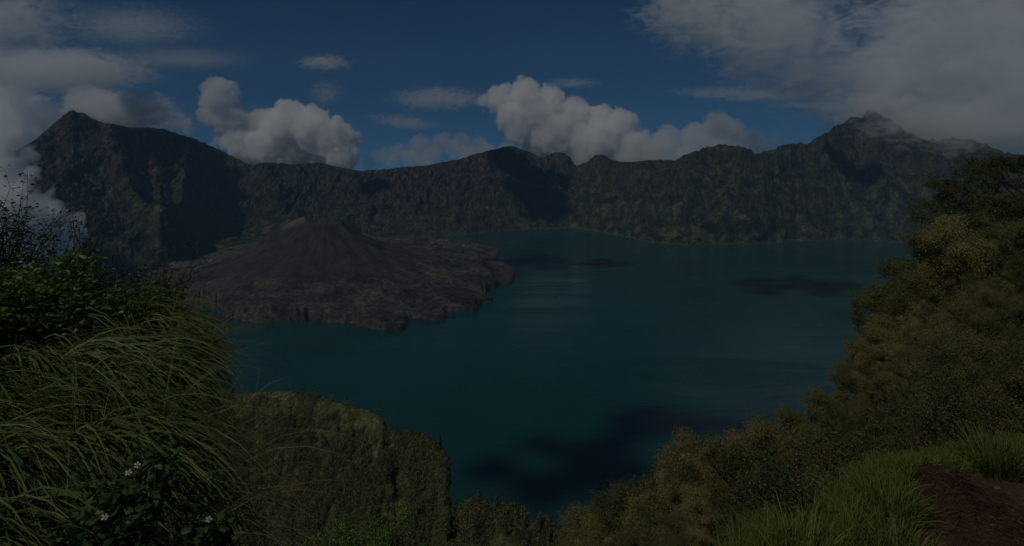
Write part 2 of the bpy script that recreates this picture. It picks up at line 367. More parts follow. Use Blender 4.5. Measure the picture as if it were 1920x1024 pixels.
def lumpy(spheres, voxel, namp, nsc, shrink=0.0, seed=0):
    """fuse spheres (x,y,z,r) with a voxel remesh and push the skin in and out with billows"""
    bm = bmesh.new()
    for (x, y, z, r) in spheres:
        v = bmesh.ops.create_icosphere(bm, subdivisions=2, radius=r)['verts']
        bmesh.ops.translate(bm, vec=(x, y, z), verts=v)
    me = bpy.data.meshes.new('tmp'); bm.to_mesh(me); bm.free()
    o = bpy.data.objects.new('tmp', me); COL.objects.link(o)
    md = o.modifiers.new('r', 'REMESH'); md.mode = 'VOXEL'; md.voxel_size = voxel
    sm = o.modifiers.new('s', 'SMOOTH'); sm.iterations = 3
    ev = o.evaluated_get(bpy.context.evaluated_depsgraph_get()); m2 = ev.to_mesh()
    n = len(m2.vertices); V = np.empty(n * 3); m2.vertices.foreach_get('co', V); V = V.reshape(-1, 3)
    Nn = np.empty(n * 3); m2.vertices.foreach_get('normal', Nn); Nn = Nn.reshape(-1, 3)
    m2.calc_loop_triangles(); tr = np.empty(len(m2.loop_triangles) * 3, np.int32); m2.loop_triangles.foreach_get('vertices', tr)
    ev.to_mesh_clear(); bpy.data.objects.remove(o); bpy.data.meshes.remove(me)
    bil = np.abs(fbm(V[:, 0] / nsc + seed, V[:, 1] / nsc, V[:, 2] / nsc, o=6, g=0.62)) * 2.6 - 0.35
    V = V + Nn * (bil * namp - shrink)[:, None]
    return V, tr.reshape(-1, 3)
def px3(px, py, d): return ((px - 960) / F * d, d, ZC + (HY - py) / F * d)
def cumulus(name, label, circles, d, dens, voxel_px=4, namp=.7, group=None, cat='cloud', seed=0, dz=1.0, nsc=.7, soft=.12, core=None, steps=.2):
    """a billowing cloud: air whose density follows a union of balls torn at the edge by noise, inside a lumpy hull"""
    rg = np.random.default_rng(seed + 50); s = []
    for (px, py, r) in circles:
        rr = r / F * d * 1.3; x, y, z = px3(px, py, d); y += rg.normal() * rr * .35 * dz; s.append((x, y, z, rr))
    c = np.array(px3(np.mean([q[0] for q in circles]), np.mean([q[1] for q in circles]), d))
    mr = np.mean([q[2] for q in circles]) / F * d
    V, T = lumpy([(x, y, z, r * 1.08) for x, y, z, r in s], voxel_px / F * d * 1.5, 0, mr, seed=seed)
    m = bpy.data.materials.new('cloud_billows'); m.use_nodes = True; nt = m.node_tree; nt.nodes.clear()
    out = N(nt, 'ShaderNodeOutputMaterial'); pv = N(nt, 'ShaderNodeVolumePrincipled')
    pv.inputs['Color'].default_value = (1, 1, 1, 1); nt.links.new(pv.outputs[0], out.inputs['Volume'])
    p = geo_pos(nt); f = None
    for (x, y, z, r) in s:
        q = N(nt, 'ShaderNodeVectorMath', operation='DISTANCE'); nt.links.new(p, q.inputs[0]); q.inputs[1].default_value = (x, y, z)
        g = N(nt, 'ShaderNodeMath', operation='MULTIPLY_ADD'); nt.links.new(q.outputs['Value'], g.inputs[0])
        g.inputs[1].default_value = -1 / mr; g.inputs[2].default_value = r / mr; g = g.outputs[0]
        if f is None: f = g
        else:
            k = N(nt, 'ShaderNodeMath', operation='SMOOTH_MAX'); nt.links.new(f, k.inputs[0]); nt.links.new(g, k.inputs[1]); k.inputs[2].default_value = .12; f = k.outputs[0]
    n = noise(nt, p, 1 / (mr * nsc), 7, .6, .5)
    v = math_(nt, 'ADD', f, math_(nt, 'MULTIPLY', math_(nt, 'SUBTRACT', n, .66), namp * 2.4))
    mr_ = N(nt, 'ShaderNodeMapRange'); nt.links.new(v, mr_.inputs[0])
    mr_.inputs['From Min'].default_value = 0; mr_.inputs['From Max'].default_value = soft; mr_.inputs['To Max'].default_value = dens
    nt.links.new(mr_.outputs[0], pv.inputs['Density'])
    m.cycles.volume_step_rate = steps
    o = mesh_np(name, V - c, T, m, smooth=True); o.location = c
    tag(o, label, cat, group); return o
def puff(name, label, ell, d, dens, nscale, lo=0.36, hi=0.8, group=None, kind=None, cat='cloud', roll=0.0):
    """one ragged cloud: an ellipsoid of air with noisy density. ell=(px,py,rx,ry)"""
    px, py, rx, ry = ell; c = px3(px, py, d)
    bm = bmesh.new(); bmesh.ops.create_icosphere(bm, subdivisions=3, radius=1.0)
    V = np.array([v.co[:] for v in bm.verts]); Fc = np.array([[v.index for v in f.verts] for f in bm.faces]); bm.free()
    o = mesh_np(name, V, Fc, mat_cloud_vol('cloud_ragged', dens, nscale, lo, hi))
    o.location = c; o.scale = (rx * 1.45 / F * d, max(rx, ry * 1.5) * .8 / F * d, ry * 1.45 / F * d); o.rotation_euler = (0, -roll, 0)
    tag(o, label, cat if not kind else None, group, kind); return o

def clouds():
    cumulus('cumulus_cloud', 'tall white cumulus with two towers behind the left part of the far rim', [(415, 182, 34), (402, 215, 26), (432, 225, 34), (478, 238, 36), (545, 228, 38), (590, 240, 38), (625, 262, 40),
      (560, 275, 48), (500, 275, 36), (445, 262, 24), (460, 285, 30), (425, 250, 22), (520, 250, 34), (650, 262, 22), (575, 222, 20), (645, 292, 32), (600, 300, 40), (520, 305, 30), (395, 275, 10), (412, 262, 14)], 9500, .012, seed=1, voxel_px=3.2)
    cumulus('cumulus_cloud', 'big billowing white cumulus over the middle of the far rim', [(985, 178, 30), (940, 185, 28), (1030, 195, 34), (1068, 218, 36), (1010, 222, 38), (925, 200, 20), (1128, 224, 30), (1160, 236, 34), (1120, 262, 38),
      (1060, 258, 34), (1180, 272, 34), (1222, 292, 26), (1140, 295, 30), (1085, 290, 26), (1010, 270, 34), (965, 222, 34), (1000, 205, 34), (1035, 250, 44), (1085, 255, 44), (1110, 240, 34), (1150, 275, 36), (970, 250, 26), (1200, 262, 20), (1050, 290, 34), (905, 190, 16)], 9500, .010, seed=2, voxel_px=3.2)
    cumulus('cumulus_cloud', 'soft pale cumulus low over the rim right of centre', [(1350, 250, 32), (1300, 262, 30), (1255, 262, 28), (1385, 272, 24), (1330, 290, 30), (1270, 300, 26), (1225, 295, 20)], 9000, .0035, seed=3)
    cumulus('cumulus_cloud', 'low flat pale cloud resting behind the saddle of the rim', [(735, 302, 14), (770, 296, 18), (810, 288, 18), (850, 280, 18), (880, 290, 20), (790, 310, 22), (950, 285, 20), (910, 295, 24), (970, 295, 20)], 10500, .003, seed=4)
    cumulus('cloud_bank', 'bright white cloud bank behind the left peak', [(20, 200, 40), (60, 178, 26), (-40, 190, 50), (0, 260, 60), (100, 205, 26), (60, 240, 40), (-60, 300, 80), (145, 200, 24), (190, 205, 24), (240, 222, 26),
      (300, 218, 22), (332, 232, 20), (20, 340, 70), (90, 330, 50), (-80, 400, 90), (60, 400, 60), (350, 250, 14), (220, 195, 22), (170, 180, 22), (270, 205, 20), (130, 235, 40), (30, 250, 60)], 7800, .008, seed=5, cat='cloud')
    puff('cloud_bank', 'low flat white cloud layer above the bank at the left edge', (90, 132, 170, 38), 9000, .004, .003, lo=.22, hi=.7)
    cumulus('cumulus_cloud', 'low white cloud bank filling the gap behind the rim left of the right peak', [(1290, 300, 30), (1230, 280, 30), (1400, 262, 22), (1430, 275, 22), (1180, 300, 26), (1460, 262, 14), (1340, 235, 26), (1375, 245, 22)], 8200, .004, seed=14)
    cumulus('cumulus_cloud', 'pale cloud shreds low behind the dip of the rim', [(700, 300, 16), (720, 292, 16), (745, 288, 20), (790, 275, 22), (830, 268, 20), (865, 268, 20), (900, 272, 18), (690, 312, 14)], 9800, .0022, seed=15)
    # ragged ones
    P = lambda *a, **k: puff('ragged_cloud', *a, **k)
    P('torn grey cloud with a hole hanging at the top right of centre', (1290, 25, 100, 70), 7000, .004, .0026)
    P('thick grey cloud hanging in the top right, left of the blue gap', (1440, 45, 150, 110), 7000, .004, .0022)
    P('drooping grey cloud tail below the thick top right cloud', (1520, 130, 110, 90), 7000, .0025, .0024)
    P('torn grey cloud right of the blue gap at the top', (1740, 60, 150, 120), 7000, .0035, .0022)
    P('wide grey cloud bank above the right peak', (1800, 190, 260, 130), 7200, .004, .0018, lo=.34, hi=.85)
    P('white lump of cloud between the torn one and the right peak', (1660, 150, 70, 50), 7100, .005, .005, lo=.2, hi=.6)
    P('bright swelling cloud lump at the right edge above the trees', (1890, 210, 110, 80), 7150, .005, .004, lo=.15, hi=.55)
    P('grey cloud in the top right corner', (1900, 60, 130, 150), 7400, .0035, .0020)
    P('white cloud wedge in the top left corner', (-10, 40, 150, 70), 7000, .003, .0026)
    P('small bright lens shaped cloud alone in the blue sky', (610, 119, 52, 16), 8000, .006, .004   )
    P('small faint round cloud below the lens shaped one', (612, 175, 34, 26), 8000, .003, .005   )
    P('thin torn cloud left of the big central cumulus', (820, 185, 90, 22), 9000, .003, .004   )
    P('faint thin cloud streak under the torn one', (760, 230, 70, 14), 9000, .002, .004, roll=-.1)
    P('faint mottled cloud field high on the left', (250, 50, 150, 45), 9000, .002, .010, lo=.45, hi=1.1)
    P('faint rippled cloud streak below the mottled field', (340, 110, 140, 22), 9000, .002, .010, lo=.42, hi=1.1)
    P('thin cloud streak right of the central cumulus top', (1075, 155, 50, 12), 9500, .002, .005   )
    P('long faint cloud streak left of the right peak', (1400, 178, 140, 12), 9500, .0018, .003, roll=-.05)
    P('short bright cloud streak beside the right peak', (1535, 199, 70, 7), 9500, .003, .003, lo=.3, roll=-.04)
clouds()
# overhead clouds outside the frame: they shade the lake and the crater wall
def overhead(label, tx, ty, tz, rad, h, seed, stretch=(1, 1), spread=1.25, ball=(.2, .42)):
    t = (h - tz) / SUND.z; c = Vector((tx, ty, tz)) + SUND * t
    rg = np.random.default_rng(seed); s = []
    for k in range(20):
        a = rg.uniform(0, 6.28); q = rg.uniform(0, spread) * rad
        s.append((c.x + math.cos(a) * q * stretch[0], c.y + math.sin(a) * q * stretch[1], c.z + rg.uniform(-.1, .1) * rad, rad * rg.uniform(*ball)))
    V, T = lumpy(s, rad * .05, rad * .2, rad * .35, seed=seed)
    o = mesh_np('overhead_cloud', V - np.array(c), T, M_CORE, smooth=True); o.location = c
    tag(o, label, 'cloud', 'clouds above the frame that shade the lake')
if True:
    def at(px, py, d=None):
        if d is None: x, y = w0(px, py); return x, y, 0
        return (px - 960) / F * d, d, ZC + (HY - py) / F * d
    lab = 'white cumulus high above the frame that shades the lake and crater wall'
    overhead(lab, *at(1085, 872), 120, 6500, 1, (1.2, .9)); overhead(lab, *at(1290, 792), 110, 6500, 2, (1.7, .5))
    overhead(lab, *at(1480, 535), 190, 6500, 3, (1.3, .8)); overhead(lab, *at(1050, 492), 200, 6500, 4, (1.5, .7))
    from mathutils.bvhtree import BVHTree
    bvh = BVHTree.FromObject(FAR, bpy.context.evaluated_depsgraph_get())
    def wall(px, py):
        h = bvh.ray_cast(Vector((0, 0, ZC)), Vector(((px - 960) / F, 1, (HY - py) / F)).normalized())[0]; return h[:]
    for k, (px, py, rad) in enumerate([(412, 320, 125), (418, 365, 130), (418, 408, 120), (985, 325, 190), (1010, 375, 210), (1045, 340, 150), (960, 300, 130), (1610, 330, 150), (700, 345, 120)]):
        overhead(lab, *wall(px, py), rad, 5200 + 60 * k, 40 + k, (1, 1.2), .65, (.4, .65))

# clouds on the two peaks and along the rim (inside the hazy air)
cumulus('low_cloud_bank', 'bright white cloud rising over the left end of the crater rim', [(10, 320, 45), (50, 290, 26), (70, 325, 18), (30, 390, 60), (85, 405, 42), (60, 470, 62), (120, 432, 36), (138, 462, 24), (95, 360, 16), (-30, 300, 50), (-40, 420, 80), (0, 520, 60), (20, 260, 34)], 2650, .022, seed=8, cat='low_cloud')
def low_cloud(label, ell, d, dens, ns, lo=0.36, hi=0.8): return puff('low_cloud', label, ell, d, dens, ns, lo=lo, hi=hi, cat='low_cloud')
low_cloud('small white cloud tuft behind the very tip of the left peak', (165, 190, 40, 26), 4600, .012, .008, lo=.1, hi=.5)
low_cloud('thin grey cloud cap drifting over the left peak', (225, 208, 85, 34), 4150, .012, .006, lo=.1, hi=.5)
low_cloud('pale cloud roll lying on the ridge right of the left peak', (270, 225, 90, 28), 4700, .005, .004)
low_cloud('grey cloud cap sitting on the right peak', (1640, 200, 95, 42), 4950, .007, .006, lo=.45)
low_cloud('grey cloud hanging on the ridge right of the right peak', (1800, 240, 190, 60), 4800, .006, .003)
low_cloud('small cloud wisp on the rim right of centre', (1225, 292, 50, 22), 4900, .004, .006)

# ------------------------------------------------------------------ hazy air
def haze():
    x0, x1, y0, y1, z0, z1 = -6800, 6800, -60, 7000, -40, 1700
    V = [(x, y, z) for x in (x0, x1) for y in (y0, y1) for z in (z0, z1)]
    f = np.array([[0, 1, 3, 2], [4, 6, 7, 5], [0, 4, 5, 1], [2, 3, 7, 6], [0, 2, 6, 4], [1, 5, 7, 3]])
    m = bpy.data.materials.new('haze_air'); m.use_nodes = True; nt = m.node_tree; nt.nodes.clear()
    out = N(nt, 'ShaderNodeOutputMaterial'); pv = N(nt, 'ShaderNodeVolumePrincipled')
    pv.inputs['Color'].default_value = (0.4, 0.68, 1.0, 1); pv.inputs['Density'].default_value = 0.000036
    nt.links.new(pv.outputs[0], out.inputs['Volume'])
    tag(mesh_np('haze', V, f, m), kind='stuff')
haze()

# ------------------------------------------------------------------ near and middle ground
SPUR = [(-300, 760), (300, 742), (480, 735), (545, 731), (600, 743), (650, 758), (690, 768), (720, 785), (745, 818), (790, 824), (812, 834), (828, 850), (837, 872), (839, 936), (850, 966), (900, 982), (960, 1000), (1000, 1012), (1040, 1022), (1100, 1050), (1300, 1130), (2500, 1500)]
SPD = [(-300, 900), (480, 800), (640, 720), (800, 620), (830, 575), (845, 500), (1000, 430), (1100, 380), (1300, 300), (2500, 200)]
YE = [(-9, 8), (-4, 6.0), (-2.65, 4.7), (-2.0, 3.6), (-1.45, 2.5), (-1.0, 1.8), (0, 1.4), (.5, 1.9), (.95, 2.42), (1.23, 2.55), (1.66, 2.82), (1.94, 3.02), (2.3, 3.12), (2.7, 3.17), (6, 3.6), (12, 5)]
def plane_z(x, y):
    z = -0.9 * y + 0.85 * x - 1.0
    z = z - 0.6 * np.maximum(y - 140, 0) - 2.4 * np.exp(-((y - 9) / 6.0) ** 2) * sstep(2, 5, y) * sstep(0, 3, x)
    sc = np.clip((y - 6) / 30, 0, 1)
    return z + sc * (fbm(x / 14, y / 14, 3.0, o=4) * 3.5)
def spur_z(x, y):
    px = x / np.maximum(y, 1) * F + 960
    pw = px + fbm(px / 20, y / 60, 2., o=5, g=.6) * 22
    vc = (HY - curve(SPUR, pw)) / F; Dc = curve(SPD, px)
    v = vc - 0.23 * np.maximum(Dc - y, 0) / 150
    z1 = np.where(y < Dc, y * v, Dc * vc - 1.5 * (y - Dc))
    env = np.clip((Dc - y) / 30, 0, 1)
    z1 = z1 + env * (ridged(x / 38 + fbm(x / 60, y / 60, 0, o=3), y / 150, 1.0, o=4) * 14 - 6) + fbm(x / 20, y / 20, 8.0, o=4) * 2.5
    z1 = z1 + sstep(840, 900, px) * .028 * y
    z1 = z1 - 0.5 * np.maximum(420 - y, 0)
    return z1
def hill_z(x, y):
    a = plane_z(x, y); b = spur_z(x, y); return np.maximum(np.maximum(a, b), -655)
def near_z(x, y):
    ye = curve(YE, x)
    s = -x * .8 + y * .25
    top = np.where(x < 0, -1.95 + 0.45 * sstep(1.2, 2.7, s), -1.62)
    top = np.where(np.abs(x) < .6, -1.95 + .33 * sstep(-.6, .6, x), top)
    top = top + 0.05 * fbm(x * 1.3, y * 1.3, 1.0, o=4) + 0.012 * fbm(x * 9, y * 9, 1.0, o=3)
    top = top + 0.16 * np.exp(-(((x - 1.98) / .17) ** 2 + ((y - 2.72) / .3) ** 2)) 
    b = sstep(0.0, 1.0, (y - ye) / np.where(x > 0, .8, 1.5))
    return top * (1 - b) + plane_z(x, y) * b
def mat_hill():
    m, nt, b = newmat('hillside_scrub'); p = geo_pos(nt)
    n1 = noise(nt, p, 0.035, 7, 0.7, .8); n2 = noise(nt, p, 0.25, 7, 0.75)
    c = ramp(nt, n1, [(0.36, (0.022, 0.028, 0.012)), (0.45, (0.09, 0.105, 0.036)), (0.58, (0.22, 0.235, 0.085))])
    c = mixc(nt, ramp(nt, n2, [(0.4, (0, 0, 0)), (0.62, (1, 1, 1))]), c, (0.035, 0.034, 0.018))
    nt.links.new(c, b.inputs['Base Color']); rough(b, 1.0, 0.05)
    bump(nt, b, math_(nt, 'ADD', n2, math_(nt, 'MULTIPLY', n1, 2.0)), 3.0, 1.0); return m
def mat_soil():
    m, nt, b = newmat('red_soil'); p = geo_pos(nt)
    n1 = noise(nt, p, 1.6, 6, 0.65, .5); n2 = noise(nt, p, 28.0, 6, 0.7)
    c = ramp(nt, n1, [(0.35, (0.05, 0.03, 0.018)), (0.52, (0.085, 0.055, 0.031)), (0.66, (0.15, 0.11, 0.06))])
    c = mixc(nt, 0.6, c, ramp(nt, n2, [(0.35, (0.45, 0.42, 0.4)), (0.6, (1.1, 1.1, 1.1))]), 'MULTIPLY')
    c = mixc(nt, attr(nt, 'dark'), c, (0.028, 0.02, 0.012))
    nt.links.new(c, b.inputs['Base Color']); rough(b, 0.97, 0.1)
    bump(nt, b, math_(nt, 'ADD', n2, math_(nt, 'MULTIPLY', n1, .6)), 0.035, 1.0); return m
M_HILL = mat_hill(); M_SOIL = mat_soil()
def hillside():
    px = np.linspace(-260, 2350, 1150); d = np.concatenate([np.geomspace(9, 300, 130), np.linspace(302, 1000, 330)[0:], np.linspace(1010, 1500, 30)])
    P, D = np.meshgrid(px, d, indexing='ij'); X = (P - 960) / F * D
    Z = hill_z(X, D) + ZC - .25 * (D < 13)
    o = mesh_np('hillside_ground', np.stack([X, D, Z], -1).reshape(-1, 3), gridfaces(len(px), len(d)), M_HILL, smooth=True); tag(o, kind='structure')
    x = np.arange(-9, 12, .05); y = np.arange(-2.5, 13, .05)
    X, Y = np.meshgrid(x, y, indexing='ij'); Z = near_z(X, Y) + ZC
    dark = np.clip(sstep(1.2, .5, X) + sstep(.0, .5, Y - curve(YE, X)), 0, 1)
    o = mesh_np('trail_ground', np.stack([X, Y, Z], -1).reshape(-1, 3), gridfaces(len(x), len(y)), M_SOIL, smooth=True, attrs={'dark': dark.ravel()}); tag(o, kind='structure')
hillside()

# ------------------------------------------------------------------ foliage materials
def mat_leaf(name, cols, trans=0.3, gloss=0.12, key='rnd'):
    """cols: list of (pos, rgb) over a per-leaf random value"""
    m = bpy.data.materials.new(name); m.use_nodes = True; nt = m.node_tree; b = nt.nodes['Principled BSDF']
    out = nt.nodes['Material Output']
    oi = N(nt, 'ShaderNodeObjectInfo').outputs['Random']
    f = math_(nt, 'ADD', math_(nt, 'MULTIPLY', attr(nt, key), 0.62), math_(nt, 'MULTIPLY', oi, 0.38))
    c = ramp(nt, f, cols)
    nt.links.new(c, b.inputs['Base Color']); b.inputs['Roughness'].default_value = 0.5; b.inputs['Specular IOR Level'].default_value = gloss
    tr = N(nt, 'ShaderNodeBsdfTranslucent'); nt.links.new(mixc(nt, 1.0, c, (1.25, 1.35, .7), 'MULTIPLY'), tr.inputs['Color'])
    mx = N(nt, 'ShaderNodeMixShader'); mx.inputs[0].default_value = trans
    nt.links.new(b.outputs[0], mx.inputs[1]); nt.links.new(tr.outputs[0], mx.inputs[2]); nt.links.new(mx.outputs[0], out.inputs['Surface'])
    return m
G_GREEN = mat_leaf('grass_green', [(0.0, (0.04, 0.07, 0.022)), (0.35, (0.095, 0.145, 0.042)), (0.7, (0.165, 0.21, 0.07)), (0.9, (0.24, 0.26, 0.12)), (1.0, (0.32, 0.28, 0.17))], .3, .1)
G_BRIGHT = mat_leaf('grass_fresh', [(0.0, (0.08, 0.11, 0.025)), (0.5, (0.165, 0.20, 0.045)), (0.9, (0.24, 0.25, 0.075)), (1.0, (0.3, 0.24, 0.11))], .3, .25)
G_DRY = mat_leaf('grass_dry', [(0.0, (0.07, 0.075, 0.022)), (0.3, (0.12, 0.105, 0.04)), (0.7, (0.2, 0.15, 0.08)), (1.0, (0.32, 0.25, 0.17))], .15, .2)
G_RED = mat_leaf('root_fibres', [(0.0, (0.04, 0.022, 0.018)), (0.6, (0.08, 0.045, 0.034)), (1.0, (0.2, 0.14, 0.11))], .05, .1)
L_SHRUB = mat_leaf('leaf_dark_green', [(0.0, (0.05, 0.095, 0.024)), (0.5, (0.11, 0.19, 0.04)), (0.85, (0.17, 0.25, 0.06)), (1.0, (0.23, 0.25, 0.09))], .25, .35)
L_HERB = mat_leaf('leaf_fresh_green', [(0.0, (0.03, 0.06, 0.018)), (0.6, (0.06, 0.105, 0.028)), (1.0, (0.11, 0.15, 0.04))], .3, .3)
L_BROWN = mat_leaf('leaf_brownish', [(0.0, (0.035, 0.055, 0.018)), (0.5, (0.09, 0.10, 0.038)), (1.0, (0.18, 0.13, 0.06))], .2, .2)
L_GOLD = mat_leaf('leaf_golden_olive', [(0.0, (0.10, 0.09, 0.035)), (0.5, (0.25, 0.225, 0.09)), (0.85, (0.34, 0.30, 0.125)), (1.0, (0.40, 0.31, 0.15))], .3, .15)
L_OLIVE = mat_leaf('leaf_olive', [(0.0, (0.05, 0.058, 0.022)), (0.5, (0.15, 0.155, 0.062)), (1.0, (0.26, 0.24, 0.10))], .3, .15)
L_LIME = mat_leaf('leaf_bright_green', [(0.0, (0.12, 0.14, 0.04)), (0.6, (0.23, 0.25, 0.085)), (1.0, (0.31, 0.31, 0.13))], .3, .2)
L_DARK = mat_leaf('leaf_dull_dark', [(0.0, (0.04, 0.05, 0.024)), (0.5, (0.09, 0.10, 0.045)), (1.0, (0.16, 0.16, 0.07))], .2, .15)
L_FAR = mat_leaf('leaf_far_wood', [(0.0, (0.035, 0.042, 0.016)), (0.45, (0.10, 0.11, 0.038)), (1.0, (0.25, 0.235, 0.085))], .2, .1)
def mat_bark(name='bark', c=(0.10, 0.08, 0.06)):
    m, nt, b = newmat(name); n = noise(nt, N(nt, 'ShaderNodeTexCoord').outputs['Object'], 6.0, 5, 0.7)
    nt.links.new(ramp(nt, n, [(0.3, tuple(q * .45 for q in c)), (0.7, c)]), b.inputs['Base Color']); rough(b, .9, .1); return m
M_BARK = mat_bark(); M_STEM = mat_bark('stem', (0.07, 0.075, 0.03))

# ------------------------------------------------------------------ grass
def blades(root, d0, L, wid, droop, seg=7, rg=RNG, curl=0.0):
    n = len(root); p = root.copy(); d = d0 / np.linalg.norm(d0, axis=1)[:, None]
    side = np.cross(d, rg.normal(size=(n, 3))); side /= np.linalg.norm(side, axis=1)[:, None]
    V = np.empty((n, seg + 1, 2, 3)); step = (L / seg)[:, None]
    kx = rg.normal(size=(n, 3)) * curl; kx[:, 2] = 0
    for k in range(seg + 1):
        f = k / seg; wdt = (wid * (1 - f) ** .6 * (0.6 + .4 * min(1, f * 4)))[:, None] * .5 + .0002
        V[:, k, 0] = p - side * wdt; V[:, k, 1] = p + side * wdt
        p = p + d * step
        d = d + np.array([0, 0, -1.0]) * (droop[:, None] * (0.4 + f) / seg) + kx / seg; d /= np.linalg.norm(d, axis=1)[:, None]
        side = side - d * (side * d).sum(1)[:, None]; side /= np.linalg.norm(side, axis=1)[:, None] + 1e-9
    idx = np.arange(n)[:, None] * (2 * (seg + 1)) + np.arange(seg)[None, :] * 2
    idx = idx.ravel(); Fc = np.stack([idx, idx + 1, idx + 3, idx + 2], 1)
    return V.reshape(-1, 3), Fc
def tussock_mesh(name, mat, n, L, spread=.1, lean=.55, droop=(1.2, 2.6), bias=(0, 0), wid=(.004, .008), seed=0, curl=.2, parent=None, seg=8):
    rg = np.random.default_rng(seed); a = rg.uniform(0, 2 * np.pi, n); r = np.sqrt(rg.uniform(0, 1, n)) * spread
    root = np.stack([np.cos(a) * r, np.sin(a) * r, rg.uniform(-.03, .03, n)], 1)
    ln = rg.uniform(.1, 1, n) * lean; a2 = a + rg.normal(size=n) * .5
    d0 = np.stack([np.cos(a2) * ln + bias[0], np.sin(a2) * ln + bias[1], np.ones(n)], 1)
    Ls = rg.uniform(L[0], L[1], n); V, Fc = blades(root, d0, Ls, rg.uniform(wid[0], wid[1], n), rg.uniform(droop[0], droop[1], n), seg, rg, curl)
    rnd = np.repeat(np.clip(rg.beta(2, 2.6, n), 0, 1), 2 * (seg + 1))
    return mesh_np(name, V, Fc, mat, parent, attrs={'rnd': rnd})
def gz(x, y): return float(near_z(np.array([x]), np.array([y]))[0]) + ZC
def grass():
    protos = []
    for k in range(5):
        protos.append(tussock_mesh('grass_tussock', G_GREEN, 820, (.65, 1.3), .12, .4, (1.9, 4.2), (1.0, -.5), (.008, .016), seed=k, curl=.08))
    spots = [(-2.95, 2.9, 'long arching green grass tussock cut by the left edge of the frame'), (-2.5, 2.5, 'long green grass tussock at the left edge, hanging over the dark hollow'), (-2.15, 2.35, None), (-2.65, 3.35, None), (-2.2, 3.0, 'pale tipped arching grass tussock in the middle of the left bank'),
             (-1.78, 2.65, None), (-1.5, 2.25, None), (-2.25, 3.75, None), (-1.85, 3.35, 'tall grass tussock combed to the right on the crest of the bank'), (-1.48, 2.85, None), (-2.65, 4.2, None), (-2.2, 4.55, 'grass tussock at the far end of the bank, its blades against the lake'),
             (-1.8, 4.05, None), (-1.58, 3.55, None), (-3.25, 3.55, None), (-3.1, 4.3, None), (-1.9, 1.95, None), (-2.3, 1.9, 'shaded grass tussock in the bottom left corner'), (-2.75, 2.1, None), (-1.95, 3.7, None), (-2.5, 2.95, None), (-1.35, 3.15, None), (-3.4, 3.0, None), (-2.0, 2.7, None),
             (-1.95, 4.45, None), (-2.45, 4.5, None), (-1.7, 3.0, None)]
    used = [False] * 5; rg = random.Random(3)
    for i, (x, y, lab) in enumerate(spots):
        k = i % 5; o = protos[k] if not used[k] else protos[k].copy()
        if used[k]: COL.objects.link(o)
        used[k] = True
        x -= .58 + .3 * (y > 2.9) * (x > -2.3); o.location = (x, y, gz(x, y) - .02); o.rotation_euler = (0, 0, rg.uniform(-.35, .35)); s = rg.uniform(.75, 1.1); o.scale = (s, s, s * rg.uniform(.85, 1.1))
        tag(o, lab or 'one of the long drooping green tussocks massed on the left bank', 'grass tussock', 'grass tussocks on the left bank')
    # dry, straw coloured tussocks on the outer flank of the bank
    dry = [tussock_mesh('dry_grass_tussock', G_DRY, 240, (.6, 1.2), .11, .8, (1.8, 4.2), (.2, -.3), (.002, .0055), seed=20 + k, curl=.9) for k in range(3)]
    ds = [(-1.3, 2.75, 'straw coloured tangled tussock low on the outer flank of the bank'), (-1.12, 2.4, None), (-.95, 2.15, None), (-1.25, 2.05, None), (-1.05, 1.85, 'brown dry tussock at the bottom edge of the frame, nearest the drop'), (-1.4, 3.2, None), (-1.55, 1.9, None), (-.98, 2.6, None), (-1.6, 3.85, 'reddish dry tussock on the crest of the bank, tips over the lake')]
    for i, (x, y, lab) in enumerate(ds):
        o = dry[i] if i < 3 else dry[i % 3].copy()
        if i >= 3: COL.objects.link(o)
        x -= .55; o.location = (x, y, gz(x, y) - .02); o.rotation_euler = (0, 0, rg.uniform(-1, 1)); s = rg.uniform(.75, 1.05); o.scale = (s, s, s)
        tag(o, lab or 'one of the dry straw tussocks along the outer flank of the left bank', 'grass tussock', 'dry grass tussocks on the bank flank')
    # undergrowth (uncountable) on the bank
    rgn = np.random.default_rng(9); n = 13000
    x = rgn.uniform(-4.6, -.5, n); y = rgn.uniform(1.3, 6.2, n); keep = (y < curve(YE, x) + .9) & (-(x + .2) * .8 + y * .25 > 1.2)
    x, y = x[keep], y[keep]; n = len(x)
    root = np.stack([x, y, near_z(x, y) + ZC], 1); d0 = np.stack([rgn.normal(size=n) * .45 + .25, rgn.normal(size=n) * .45 - .15, np.ones(n)], 1)
    V, Fc = blades(root, d0, rgn.uniform(.15, .5, n), rgn.uniform(.003, .006, n), rgn.uniform(.6, 3., n), 5, rgn, .5)
    rnd = np.repeat(np.clip(rgn.beta(1.6, 2.6, n), 0, 1), 12)
    tag(mesh_np('bank_grass', V, Fc, G_GREEN, attrs={'rnd': rnd}), kind='stuff')
    # fresh short grass along the trail edge at the right
    n = 36000; t = rgn.uniform(0, 1, n)
    x = rgn.uniform(.35, 4.6, n); ye = curve(YE, x)
    w_ = rgn.uniform(0, 1, n); inner = np.interp(x, [.35, .9, 1.3, 1.65, 1.8, 2.1, 2.5, 3.2, 4.6], [.5, .42, .36, .30, .14, .08, .10, .12, .2])
    y = ye + .12 - w_ * (inner + .12)
    root = np.stack([x, y, near_z(x, y) + ZC - .01], 1); ang = rgn.uniform(0, 6.28, n); ln = rgn.uniform(0, .55, n)
    clump = fbm(x * 3.2, y * 3.2, 0, o=3)
    keep = clump > -.28 + .35 * rgn.normal(size=n) * .3; root = root[keep]; ang = ang[keep]; ln = ln[keep]; clump = clump[keep]; n = len(root)
    d0 = np.stack([np.cos(ang) * ln, np.sin(ang) * ln, np.ones(n)], 1)
